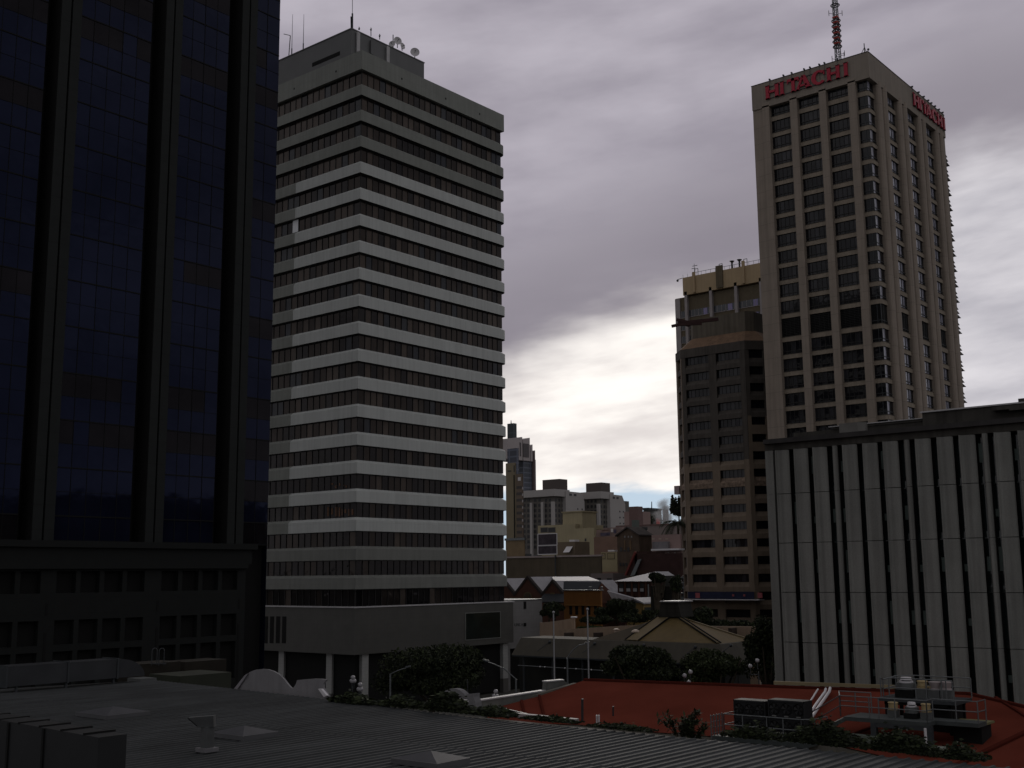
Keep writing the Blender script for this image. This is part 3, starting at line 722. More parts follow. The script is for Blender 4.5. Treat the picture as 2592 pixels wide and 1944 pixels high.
# ------------------------------------------------------------------ brown octagonal tower and the gold-topped one behind
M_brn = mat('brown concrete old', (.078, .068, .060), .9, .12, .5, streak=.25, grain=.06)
M_brn2 = mat('brown concrete painted', (.18, .14, .105), .85, .10, .4, streak=.15, grain=.06)
M_brnp = mat('patched brown concrete', (.19, .14, .105), .9, .45, 1.6, grain=.3)
M_brroof = mat('brown tiled roof', (.17, .105, .065), .9, .2, .5, streak=.2)
def brown_tower():
    c = onD(250, 1903, 1300); X, Yc = c.x, c.y
    Yl = onX(X, 1738, 1300).y
    t = thing('office_tower', 'brown eight sided office tower, dark above and lighter below, half hidden by the beige tower', 'office tower', (X, Yc, 0))
    zt0 = onX(X, 1740, 905.5).z; SP = (onX(X, 1740, 905.5).z-onX(X, 1740, 1454).z)/13
    e = 3.4; topz = zt0+2.0
    def loop(o):
        k = o*.4142
        return [(X-o, Yc-k), (X-o, Yl+k), (X+e-k, Yl+e+o), (X+26+k, Yl+e+o), (X+26+e+o, Yl+k), (X+26+e+o, Yc-k), (X+26+k, Yc-e-o), (X+e-k, Yc-e-o)]
    def ring(mb, z0, z1, o0, o1, mi=0):
        A = [(p[0], p[1], z0) for p in loop(o0)]; B = [(p[0], p[1], z1) for p in loop(o1)]
        mb.idx(A+B, [(i, 8+i, 8+(i+1) % 8, (i+1) % 8) for i in range(8)]+[tuple(range(8)), tuple(range(15, 7, -1))], mi)
    co = MB(); ring(co, 0, topz-.3, -.75, -.75); co.build('core', M_black, t)
    n = 22
    for k in range(n):
        zt = zt0-SP*k; zb = zt-1.72; nz = zt-SP
        if nz < 1: break
        # spandrel: vertical face below, splayed sill above.  new paint below the seventh row
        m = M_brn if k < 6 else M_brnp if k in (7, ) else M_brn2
        mb = MB(); ring(mb, nz, nz+1.05, .12, .12); ring(mb, nz+1.05, zb, .12, -.55)
        s = mb.build('spandrel', m, t)
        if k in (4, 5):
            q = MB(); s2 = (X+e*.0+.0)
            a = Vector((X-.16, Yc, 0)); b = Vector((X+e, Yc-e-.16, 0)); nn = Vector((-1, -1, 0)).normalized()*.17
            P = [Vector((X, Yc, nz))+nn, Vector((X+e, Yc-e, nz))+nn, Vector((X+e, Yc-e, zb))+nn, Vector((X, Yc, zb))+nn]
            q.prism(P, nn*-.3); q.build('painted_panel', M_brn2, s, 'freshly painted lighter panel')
    # piers: main face and the two chamfers
    wy = [(onX(X, 1738, 1000).y, onX(X, 1797, 1000).y), (onX(X, 1816, 1000).y, onX(X, 1877, 1000).y)]
    ycuts = [(Yl, wy[0][0]), (wy[0][1], wy[1][0]), (wy[1][1], Yc)]
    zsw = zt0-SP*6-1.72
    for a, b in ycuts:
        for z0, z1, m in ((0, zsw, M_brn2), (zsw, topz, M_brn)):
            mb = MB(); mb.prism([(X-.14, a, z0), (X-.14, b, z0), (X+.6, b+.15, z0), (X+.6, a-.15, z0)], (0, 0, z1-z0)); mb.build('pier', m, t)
    d = Vector((1, -1, 0)).normalized(); nrm = Vector((-1, -1, 0)).normalized(); L = e*math.sqrt(2)
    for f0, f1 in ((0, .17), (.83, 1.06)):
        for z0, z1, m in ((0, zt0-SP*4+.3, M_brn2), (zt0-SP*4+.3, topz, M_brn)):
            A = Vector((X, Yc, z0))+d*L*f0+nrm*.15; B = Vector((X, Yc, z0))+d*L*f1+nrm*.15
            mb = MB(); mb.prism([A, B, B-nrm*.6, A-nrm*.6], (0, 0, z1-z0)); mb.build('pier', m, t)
    d2 = Vector((1, 1, 0)).normalized(); n2_ = Vector((-1, 1, 0)).normalized()
    for f0, f1 in ((-.03, .15), (.72, 1.02)):
        A = Vector((X, Yl, 0))+d2*L*f0+n2_*.15; B = Vector((X, Yl, 0))+d2*L*f1+n2_*.15
        mb = MB(); mb.prism([A, B, B-n2_*.6, A-n2_*.6], (0, 0, topz)); mb.build('pier', M_brn2, t)
    rnd = random.Random(9)
    for k in range(15):
        zt = zt0-SP*k; zb = zt-1.72
        for (a, b) in wy:
            mb = MB(); nn_ = 6
            for i in range(nn_):
                y0, y1 = a+(b-a)*i/nn_, a+(b-a)*(i+1)/nn_
                mb.face([(X+.5, y0, zb), (X+.5, y1, zb), (X+.5, y1, zt), (X+.5, y0, zt)], 1 if rnd.random() < .4 else 0)
                mb.box(X+.44, X+.5, y0-.03, y0+.03, zb, zt, 2)
            mb.build('window', [M_hglass, M_hglass2, M_black], t)
        A = Vector((X, Yc, zb))+d*L*.17-nrm*.5; B = Vector((X, Yc, zb))+d*L*.83-nrm*.5
        mb = MB(); mb.prism([A, B, B-nrm*.05, A-nrm*.05], (0, 0, 1.72)); mb.build('chamfer_window', M_hglass, t)
        A = Vector((X, Yl, zb))+d2*L*.15-n2_*.5; B = Vector((X, Yl, zb))+d2*L*.72-n2_*.5
        mb = MB(); mb.prism([A, B, B-n2_*.05, A-n2_*.05], (0, 0, 1.72)); mb.build('chamfer_window', M_black, t)
    # top band, mansard and plant room
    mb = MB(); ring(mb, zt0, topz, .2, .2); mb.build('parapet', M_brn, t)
    z2 = onX(X+3.2, 1740, 861).z
    mb = MB(); ring(mb, topz, z2, .1, -3.0); mb.build('roof', M_brroof, t)
    z3 = onX(X+3.6, 1745, 812).z
    mb = MB(); ring(mb, z2-.1, z3, -3.3, -3.3); mb.build('plant_room', mat('plant room brown', (.125, .108, .085), .9, .12, .4, streak=.25), t)
    # canopy line low down with blue hoarding and pink signs
    zc = onX(X-2, 1800, 1517).z
    mb = MB(); mb.box(X-2.5, X+.2, Yc-2, Yl+3, zc-.15, zc); mb.build('canopy', M_paintw, t)
    mb = MB(); mb.box(X-.6, X-.4, Yc, Yl, zc+.1, zc+1.6); mb.build('hoarding', mat('blue hoarding', (.012, .016, .045), .7, .2), t)
    for x_ in (1766, 1856, 1884, 1924):
        p = onX(X-.7, x_, 1507); w = .55 if x_ in (1766, 1924) else .22
        mb = MB(); mb.box(X-.75, X-.65, p.y-w, p.y+w, p.z-w, p.z+w); mb.build('notice', mat('pink notice', (.30, .08, .09), .7, .1), t)
    # steel brace and railing clamped on the left
    p = onX(X-.6, 1708, 1228)
    mb = MB(); mb.box(X+3.0, X+4.4, Yl+3.6, Yl+4.9, onD(252, 1715, 1240).z, onD(252, 1715, 1217).z); mb.build('side_box', mat('pink grey box', (.35, .28, .28), .8, .1), t)
    return X, Yc, Yl, z3
BX, BYc, BYl, BZ3 = brown_tower()
# dark red roof crane lying on its roof
mb = MB()
def bd(x, y): return onD(252, x, y)
mb.beam(bd(1712, 809), bd(1742, 816), .5, .6); mb.beam(bd(1742, 816), bd(1818, 808), .6, .7); mb.beam(bd(1700, 826), bd(1722, 821), .5, .6); mb.beam(bd(1722, 821), bd(1776, 818), .6, .7); mb.beam(bd(1716, 815), bd(1745, 826), .4, .4)
solo('roof_crane', mb, mat('dark red steel', (.045, .018, .018), .7, .2), 'dark red steel roof crane poking out left of the brown tower top', 'roof crane')

M_gold = mat('gold render', (.40, .30, .185), .85, .06, .3, streak=.08, grain=.04)
M_brick = mat('brown brick panel', (.13, .105, .07), .9, .12, 1, joint=(.5, .15, .01, .7), streak=.1)
M_pinkw = mat('pale pink trim', (.30, .27, .27), .7, .08)
M_farwin = glass('far glass', (.04, .045, .055))
def gold_tower():
    c = onD(332, 1727.6, 703.5); X, Yl = c.x, c.y; Yr = onX(X, 1990, 660).y
    t = thing('office_tower', 'office tower with a plain gold top storey and white ribs, behind the brown tower', 'office tower', (X, Yr, 0))
    zt, zb = c.z, onX(X, 1740, 746).z
    mb = MB(); mb.box(X, X+25, Yr, Yl, zb, zt); mb.build('gold_storey', M_gold, t)
    for x_, m, w in ((1757, M_gold, .35), (1822, M_brick, 1.0), (1883, M_gold, .35)):
        p = onX(X, x_, 700); mb = MB(); mb.box(X-.5, X+.2, p.y-w, p.y+w, zb+.2, zt+(1.4 if x_ != 1757 else 1.0)); mb.build('pilaster', m, t)
    Xb = X+1.0
    Ylw = onX(Xb, 1709.5, 753).y
    mb = MB(); mb.box(Xb, X+25, Yr, Ylw, 0, zb-.3); mb.build('wall', M_brick, t)
    mb = MB(); mb.box(Xb-.3, Xb+.3, Ylw-1.6, Ylw, 0, zb-.5); mb.build('corner_pier', M_pinkw, t)
    ribs = [1737, 1800, 1864, 1928]
    for x_ in ribs:
        p = onX(Xb-.8, x_, 770); mb = MB(); mb.box(Xb-1.0, Xb+.1, p.y-.42, p.y+.42, 0, zb+1.0); mb.build('rib', M_pinkw, t)
    rows = [onX(Xb, 1800, y).z for y in (784, 816, 849, 882)]
    for k, z in enumerate(rows):
        for a, b in ((1716, 1735), (1741, 1796), (1805, 1860), (1869, 1925)):
            ya, yb = onX(Xb, a, 780).y, onX(Xb, b, 780).y; L = ya-yb
            mb = MB(); mb.box(Xb-.06, Xb+.1, yb, ya, z-1.0, z+.9, 0)
            nn_ = max(2, round(L/1.25))
            for i in range(nn_+1): y = yb+L*i/nn_; mb.box(Xb-.12, Xb-.02, y-.05, y+.05, z-1.0, z+.9, 1)
            mb.box(Xb-.14, Xb-.02, yb, ya, z-1.12, z-1.0, 1)
            if k < 2 and a > 1720:
                y = yb+L*.1; mb.box(Xb-.1, Xb-.03, y, y+L/nn_, z-1.0, z+.8, 2)
            mb.build('window', [M_farwin, M_pinkw, mat('lilac curtain', (.25, .22, .40), .6, .1)], t)
    # roof rail, pipes, small kit
    mb = MB()
    for yy in [Yl-i*1.5 for i in range(int((Yl-Yr)/1.5))]: mb.tube((X+.3, yy, zt), (X+.3, yy, zt+1.0), .05, 4)
    mb.box(X+.26, X+.34, Yr, Yl-4, zt+.95, zt+1.05); mb.build('railing', M_steel, t)
    for x_ in (1853, 1872):
        p = onX(X+.8, x_, 672); mb = MB(); mb.tube((p.x, p.y, zt-.2), (p.x, p.y, zt+1.8), .28, 8); mb.tube((p.x, p.y, zt+1.8), (p.x, p.y, zt+2.3), .3, 8, r2=.75); mb.build('flue', M_dsteel, t)
    for x_ in (1763, 1825, 1888):
        p = onX(X+.4, x_, 690); mb = MB(); mb.path([(p.x, p.y-.5, zt), (p.x, p.y-.5, zt+2), (p.x, p.y+.5, zt+2), (p.x, p.y+.5, zt)], .09, 5); mb.build('ladder_hoop', M_dsteel, t)
    mb = MB(); p = onX(X, 1727, 704); q = onX(X, 1715, 708); mb.tube(p, q, .1, 5); mb.ball(q-Vector((0, 0, .3)), .35, 8, 6); mb.build('lamp_arm', M_dsteel, t)
    p = onX(X+1, 1758, 690); mb = MB(); mb.tube(p, p+Vector((0, 0, 2.6)), .06, 5); mb.box(p.x-.05, p.x+.05, p.y-1, p.y+.6, p.z+1.9, p.z+2.05); mb.box(p.x-.05, p.x+.05, p.y-.3, p.y+.9, p.z+1.2, p.z+1.35); mb.build('aerial', M_dsteel, t)
gold_tower()

# ------------------------------------------------------------------ distant city, one grid-aligned block at a time
class B_: pass
def bl(name, label, cat, D, cx, top, lx, rx, m, deep=12, z0=0, cap=None, capm=None, group=None, wallname='wall'):
    """block whose near corner stands at image column cx (distance D); left face reaches column lx, right face column rx"""
    c = onD(D, cx, top); b = B_(); b.X0, b.Y0, b.zt = c.x, c.y, c.z
    b.Y1 = onX(c.x, lx, top).y if lx is not None else c.y+deep
    b.X1 = onY(c.y, rx, top).x if rx is not None else c.x+deep
    b.t = thing(name, label, cat, (b.X0, b.Y0, z0), group)
    mb = MB(); mb.box(b.X0, b.X1, b.Y0, b.Y1, z0, b.zt); b.wall = mb.build(wallname, m, b.t)
    if cap:
        mb = MB(); mb.box(b.X0-.2, b.X1+.2, b.Y0-.2, b.Y1+.2, b.zt, b.zt+cap); mb.build('roof', capm or M_flash, b.t)
    return b
def wl(b, x0, x1, y0, y1, m, name='window', out=.05, parent=None, frame=None, z=None, mull=0):
    """window on the left face between image columns / rows"""
    a, c = onX(b.X0-out, x0, (y0+y1)/2), onX(b.X0-out, x1, (y0+y1)/2)
    za, zc = onX(b.X0-out, (x0+x1)/2, y0).z, onX(b.X0-out, (x0+x1)/2, y1).z
    mb = MB(); mb.box(b.X0-out, b.X0+.02, a.y, c.y, za, zc); o = mb.build(name, m, parent or b.t)
    if frame:
        mb = MB(); w = frame[1]
        for q in ((a.y-w, c.y+w, zc-w, zc), (a.y-w, c.y+w, za, za+w)) if False else ((min(a.y, c.y)-w, max(a.y, c.y)+w, zc-w, zc), (min(a.y, c.y)-w, max(a.y, c.y)+w, za, za+w), (a.y, a.y+w, zc, za), (c.y-w, c.y, zc, za)): mb.box(b.X0-out-.03, b.X0, q[0], q[1], q[2], q[3])
        mb.build('frame', frame[0], o if parent is None else parent)
    return o
def wr(b, x0, x1, y0, y1, m, name='window', out=.05, parent=None):
    a, c = onY(b.Y0-out, x0, (y0+y1)/2), onY(b.Y0-out, x1, (y0+y1)/2)
    za, zc = onY(b.Y0-out, (x0+x1)/2, y0).z, onY(b.Y0-out, (x0+x1)/2, y1).z
    mb = MB(); mb.box(a.x, c.x, b.Y0-out, b.Y0+.02, za, zc); return mb.build(name, m, parent or b.t)
DK = mat('far dark window', (.03, .03, .033), .3, .2)
# slim navy tower
b = bl('glass_tower', 'slim navy glass tower peeping above the white stepped tower', 'glass tower', 900, 1300, 1071, 1284, 1307.7, mat('navy glazing', (.035, .045, .05), .3, .3, .05, joint=(6, 9, .5, 1.6)), group='far towers right of the banded tower')
mb = MB(); mb.tube((b.X0+3, b.Y0+5, b.zt), (b.X0+3, b.Y0+5, b.zt+3), .5, 6, r2=.2); mb.build('spire', M_dsteel, b.t)
# white stepped tower
MW = mat('white far render', (.40, .36, .36), .8, .06, .03)
b = bl('apartment_tower', 'white apartment tower with stepped blade walls and blue grey balconies', 'apartment tower', 700, 1325, 1160, 1284, 1356, mat('balcony glazing', (.055, .062, .08), .35, .3, .05, joint=(7, 3.0, .35, 2.2)), deep=20, group='far towers right of the banded tower')
bz = b.zt
for (x0, x1, top, th) in ((1284, 1322, 1105, 0), (1324, 1341, 1107, 0), (1343, 1348, 1124, 0), (1350.5, 1354.5, 1139, 0)):
    p, q = onY(b.Y0-1.5, x0, top), onY(b.Y0-1.5, x1, top+1)
    # each blade wall rises above the last and its head slopes
    m_ = MW if x0 < 1345 else mat('far brown edge', (.12, .09, .09), .8, .1)
    mb = MB(); zb0 = bz-1.5 if x0 < 1345 else 0; mb.prism([(p.x, b.Y0-1.5, zb0), (q.x, b.Y0-1.5, zb0), (q.x, b.Y0-1.5, q.z), (p.x, b.Y0-1.5, p.z-1.2)], (0, 14, 0)); mb.build('blade_wall', m_, b.t)
for x0, x1, y0, y1 in ((1316, 1319, 1120, 1155), (1324, 1339, 1122, 1158)):
    p, q = onY(b.Y0-1.7, x0, y0), onY(b.Y0-1.7, x1, y1)
    mb = MB(); mb.box(p.x, q.x, b.Y0-1.8, b.Y0-1.4, q.z, p.z); mb.build('dark_strip', mat('far grey strip', (.11, .10, .105), .8, .1), b.t)
for x0 in (1314, 1322.5, 1342.5):
    p = onY(b.Y0-.8, x0, 1200); mb = MB(); mb.box(p.x-.5, p.x+.5, b.Y0-1.3, b.Y0, 0, bz-20); mb.build('blade_fin', MW, b.t)
b = bl('office_block', 'grey glazed block standing in front of the white stepped tower', 'office block', 560, 1309, 1134, 1284, 1313, mat('grey blue glazing', (.05, .055, .075), .35, .3, .05, joint=(5, 3.2, .4, 2.0)), group='far towers right of the banded tower')
# olive beige tower just right of the banded tower
MO = mat('olive beige render', (.22, .185, .125), .85, .08, .1)
b = bl('apartment_tower', 'olive beige apartment tower directly beside the right edge of the banded tower', 'apartment tower', 270, 1303.5, 1171, 1280, 1306, MO)
wl(b, 1300, 1302.5, 1178, 1195, DK); wl(b, 1285, 1294, 1191, 1194, DK)
wl(b, 1300.5, 1303.2, 1202, 1372, M_black, 'dark_slot')
b = bl('apartment_tower', 'lower brown apartment tower with banded windows and a small white clock face', 'apartment tower', 280, 1322, 1199, 1298, 1324.5, mat('brown far render', (.155, .12, .095), .85, .1, .1))
for i in range(9): wl(b, 1307, 1321, 1230+i*16.2, 1237+i*16.2, mat('far window strip', (.06, .052, .048), .4, .2))
for i in range(7): wr(b, 1322.3, 1324.3, 1233+i*16.2, 1239+i*16.2, M_paintw, 'balcony_edge')
wl(b, 1311, 1318, 1208, 1217, M_paintw, 'clock_panel')
# low tan shed with a skillion roof beside it
b = bl('shed_building', 'tan low building with a shallow metal roof, behind the long blank wall', 'building', 255, 1327, 1367, 1280, 1329, mat('tan weathered wall', (.20, .145, .085), .85, .2, .3), cap=.5, capm=M_steel)
# twin hospital blocks
MH = mat('hospital wall', (.125, .115, .105), .85, .08, .05, grain=.03); MHp = mat('hospital white band', (.36, .34, .33), .8, .05, .05); MCp = mat('dark brick plant box', (.085, .072, .066), .85, .08, .06)
def hospital(D, cx, lx, rx, top, label, caprect, wingx, pil, nrow, y0r, low, extra=None):
    b = bl('hospital_block', label, 'office block', D, cx, top, lx, rx, MH, deep=30, group='twin grey blocks with brick caps')
    z15 = onX(b.X0, cx, top+15).z
    mb = MB(); mb.box(b.X0-2, b.X1+1, b.Y0-2, b.Y1, z15, b.zt+.6); mb.build('white_band', MHp, b.t)
    # plant box
    c = onD(D+14, caprect[2], caprect[3]); Y1 = onX(c.x, caprect[0], caprect[3]).y; X1 = onY(c.y, caprect[1], caprect[3]).x
    mb = MB(); mb.box(c.x, X1, c.y, Y1, b.zt-2, c.z); mb.build('plant_box', MCp, b.t)
    # white wing to the right, with a tiny window grid
    w0, w1, wt = wingx
    p0, p1 = onY(b.Y0-2.5, w0, wt), onY(b.Y0-2.5, w1, wt)
    mb = MB(); P = [(p0.x, 0), (p1.x, 0), (p1.x, p0.z-5), (p1.x-3, p0.z-.2), (p0.x, p0.z)]
    mb.prism([(x, b.Y0-2.5, z) for x, z in P], (0, 40, 0)); wg = mb.build('white_wing', MHp, b.t)
    for i in range(7):
        for f in (.62, .86):
            x = p0.x+(p1.x-p0.x)*f; z = p0.z-10-i*3.4
            if z > low: mb = MB(); mb.box(x-.5, x+.5, b.Y0-2.6, b.Y0-2.4, z, z+.9); mb.build('wing_window', DK, wg)
    for f in (.18, .42): mb = MB(); mb.box(p0.x+(p1.x-p0.x)*f, p0.x+(p1.x-p0.x)*(f+.14), b.Y0-2.6, b.Y0-2.4, p0.z-2.4, p0.z-1.2); mb.build('louvre', DK, wg)
    bays = [lx]+pil+[cx]
    for x_ in pil:
        p = onX(b.X0-1, x_, top+60); mb = MB(); mb.box(b.X0-1.6, b.X0, p.y-.8, p.y+.8, 0, z15-3); mb.build('pilaster', MHp, b.t)
    for r in range(nrow):
        y = y0r+r*13.2
        for i in range(len(bays)-1):
            a, c_ = bays[i]+3, bays[i+1]-3
            if c_-a < 5: continue
            yy = onX(b.X0, a, y).y; y2 = onX(b.X0, c_, y).y; z = onX(b.X0, (a+c_)/2, y).z
            mb = MB(); L = yy-y2; n = max(2, round(L/2.8)); 
            mb.box(b.X0-.1, b.X0, y2, yy, z-.1, z+.05, 1)
            for k in range(n): mb.box(b.X0-.15, b.X0+.1, y2+L*(k+.15)/n, y2+L*(k+.7)/n, z, z+1.7, 0)
            mb.build('window_row', [DK, MH], b.t)
        a, c_ = onY(b.Y0-.1, cx+2, y), onY(b.Y0-.1, rx-2, y); z = onY(b.Y0, (cx+rx)/2, y).z
        mb = MB(); L = c_.x-a.x; n = max(2, round(L/3.2)); mb.box(a.x, c_.x, b.Y0-.1, b.Y0, z-.1, z+.05, 1)
        for k in range(n): mb.box(a.x+L*(k+.15)/n, a.x+L*(k+.6)/n, b.Y0-.15, b.Y0+.1, z, z+1.7, 0)
        mb.build('window_row', [DK, MH], b.t)
    return b
hospital(640, 1402, 1318, 1432, 1241, 'left block of the twin grey blocks with brown brick caps', (1373, 1436, 1416, 1212), (1432, 1479, 1243), [1345.5, 1373.7, 1399.5], 10, 1270, 20)
b = hospital(660, 1518, 1470, 1544, 1247, 'right block of the twin grey blocks with brown brick caps', (1483, 1544, 1522, 1221), (1544, 1582, 1251), [1515], 7, 1273, 20)
mb = MB(); a, c_ = onY(b.Y0+8, 1580, 1268), onY(b.Y0+8, 1592, 1268); mb.box(a.x, c_.x, b.Y0+8, b.Y0+30, 0, a.z); mb.build('rear_wing', MH, b.t)
# pink blocks
MP = mat('dusty pink render', (.27, .19, .175), .85, .07, .1); MP2 = mat('dark pink render', (.15, .095, .09), .85, .1)
b = bl('pink_building', 'dusty pink blank building with a dark recess, right of the twin grey blocks', 'building', 480, 1614, 1294, 1580, 1646, MP, deep=20)
mb = MB(); p = onX(b.X0-.5, 1607, 1292); mb.box(b.X0-1, b.X0+3, p.y-1.6, p.y+2.6, p.z-6, p.z+1.6); mb.build('chimney', MP2, b.t)
wl(b, 1602, 1614, 1300, 1330, MP2, 'recess_panel')
b = bl('cooling_plant', 'grey green boxy rooftop plant in front of the pink building', 'rooftop plant', 400, 1610, 1316, 1599, 1618, mat('grey green panel', (.10, .115, .105), .8, .1, .3), deep=5, z0=onD(400, 1608, 1334).z)
mb = MB(); q = onD(395, 1612, 1340)
for x_ in (1590, 1600, 1612, 1624, 1636): p = onD(395, x_, 1340); mb.tube((p.x, p.y, q.z-3), (p.x, p.y, q.z), .3, 5)
a_, c_ = onD(395, 1588, 1338), onD(395, 1638, 1338); mb.beam(a_, c_, 2.5, .9)
solo('roof_platform', mb, M_dsteel, 'dark steel roof platform under the grey green plant', 'platform')
b = bl('dark_house', 'dark flat roofed house on the far ridge right of the pink building', 'house', 600, 1640, 1290, 1628, 1674, mat('dark green grey', (.05, .052, .05), .85, .2, .1), deep=14, cap=1.0, capm=M_dsteel)
wr(b, 1645, 1655, 1298, 1306, DK); wr(b, 1660, 1666, 1298, 1306, DK)
b = bl('white_house', 'small pale house with a domed roof block beside the steam', 'house', 620, 1684, 1289, 1677, 1692, mat('pale far render', (.25, .24, .25), .85, .15, .2), deep=8)
mb = MB(); mb.box(b.X0+1, b.X1-2, b.Y0+1, b.Y1-1, b.zt, b.zt+1.6); mb.build('roof_block', MHp, b.t)
for x_, y0, y1, lb in ((1622.8, 1282, 1296, 'thick short mast on the far ridge above the pink building'), (1649.6, 1269.5, 1290, 'thin tall mast on the far ridge above the dark house')):
    mb = MB(); mb.tube(onD(600, x_, y1), onD(600, x_, y0), .5 if x_ < 1630 else .3, 6, r2=.2); solo('ridge_mast', mb, M_dsteel, lb, 'mast')
mb = MB(); p = onD(560, 1664, 1326); q = onD(560, 1670, 1313); mb.box(p.x, p.x+1, p.y-.9, p.y+.6, p.z, q.z); mb.box(p.x-.1, p.x+1.1, p.y-1, p.y+.7, q.z, q.z+.3)
solo('red_banner', mb, mat('red banner', (.55, .05, .04), .7, .1), 'small bright red banner in the steam on the ridge', 'banner')
b = bl('long_parapet', 'long grey pink parapet building running behind the palm tree', 'building', 420, 1701, 1329, 1560, 1740, mat('grey pink wall', (.20, .165, .155), .85, .1, .1), cap=.6, capm=MP2)
# hill with ridge below the sky
b = bl('mural_roof', 'pink roof parapet with a faded mural, above the rose brown wall', 'building', 345, 1580, 1334, 1505, 1584, mat('pale pink mural wall', (.25, .185, .18), .85, .35, .35))
for x0, x1, y0, y1, m in ((1546, 1552, 1338, 1347, M_paintw), (1553, 1560, 1340, 1350, mat('mural violet', (.10, .09, .15), .8, .4)), (1520, 1544, 1348, 1356, mat('mural violet', (.1, .09, .15), .8, .4)), (1524, 1540, 1341, 1344, MP2)): wl(b, x0, x1, y0, y1, m, 'mural_patch')
# cream building
MC_ = mat('cream render', (.36, .31, .20), .85, .07, .2, streak=.1)
b = bl('cream_building', 'cream building with a tall box on its roof and a white framed dark front', 'building', 330, 1504, 1336, 1361.5, 1508, MC_, deep=16)
z_ = onX(b.X0, 1400, 1329).z; y0_, y1_ = onX(b.X0, 1456, 1329).y, b.Y1
mb = MB(); mb.box(b.X0, b.X0+14, y0_, y1_, b.zt, z_); mb.build('upper_wall', MC_, b.t)
p, q = onX(b.X0+2, 1473.6, 1300), onX(b.X0+2, 1424, 1298)
mb = MB(); mb.box(b.X0+2, b.X0+9, p.y, q.y, b.zt-1, q.z); mb.box(b.X0+1.7, b.X0+9.3, p.y-.3, q.y+.3, q.z, q.z+.3); mb.build('roof_box', MC_, b.t)
wl(b, 1369, 1386, 1336, 1347, DK, frame=(mat('frame grey', (.15, .14, .12), .8, .1), .15)); wl(b, 1388, 1405, 1336, 1347, DK, frame=(MATS['frame grey'], .15))
mp = mat('dark mural panel', (.045, .036, .045), .8, .5, .5)
wl(b, 1362.5, 1409, 1352, 1379, mp, 'mural_panel', frame=(M_paintw, .22)); wl(b, 1362.5, 1409, 1382, 1402, mp, 'mural_panel', frame=(M_paintw, .22))
wl(b, 1480, 1484, 1363, 1370, DK)
# brown box, with roof light
b = bl('brown_building', 'plain brown box building with a tilted white skylight', 'building', 300, 1455, 1371, 1411, 1492, mat('mid brown render', (.155, .12, .085), .85, .08, .2), deep=12)
p = onX(b.X0-.8, 1438, 1398); q = onX(b.X0-.8, 1441, 1384)
mb = MB(); mb.prism([(b.X0-1.3, p.y+1.3, p.z), (b.X0-1.3, p.y-.7, p.z), (b.X0-.2, p.y-1.0, q.z), (b.X0-.2, p.y+1.0, q.z)], (.15, 0, .1)); mb.build('skylight', M_paintw, b.t)
mb = MB(); p = onX(b.X0+3, 1448, 1371); mb.box(p.x, p.x+2, p.y-.9, p.y+.9, p.z, p.z+.5); mb.build('roof_vent', M_paintw, b.t)
# rose brown wall
b = bl('rose_building', 'rose brown blank building with a sloped left parapet, left of the gabled brick church hall', 'building', 290, 1563, 1358, 1503, 1567, mat('rose brown render', (.20, .125, .095), .85, .12, .3, grain=.05))
b2 = bl('yellow_annex', 'small pale yellow annex stepping down in front of the rose brown wall', 'building', 262, 1562, 1397, 1521, 1566, mat('pale yellow render', (.33, .28, .17), .85, .08, .3), z0=onD(262, 1540, 1447).z)
wl(b2, 1524, 1531, 1401, 1414, mat('pale panel', (.29, .24, .14), .8, .05), 'panel', frame=(M_brick, .1)); wl(b2, 1538, 1555, 1401, 1414, MATS['pale panel'], 'panel', frame=(M_brick, .1))
mb = MB(); p = onX(b2.X0+.5, 1547, 1396); mb.box(p.x, p.x+2, p.y-.9, p.y+.9, p.z, p.z+.35); mb.build('roof_vent', M_paintw, b2.t)
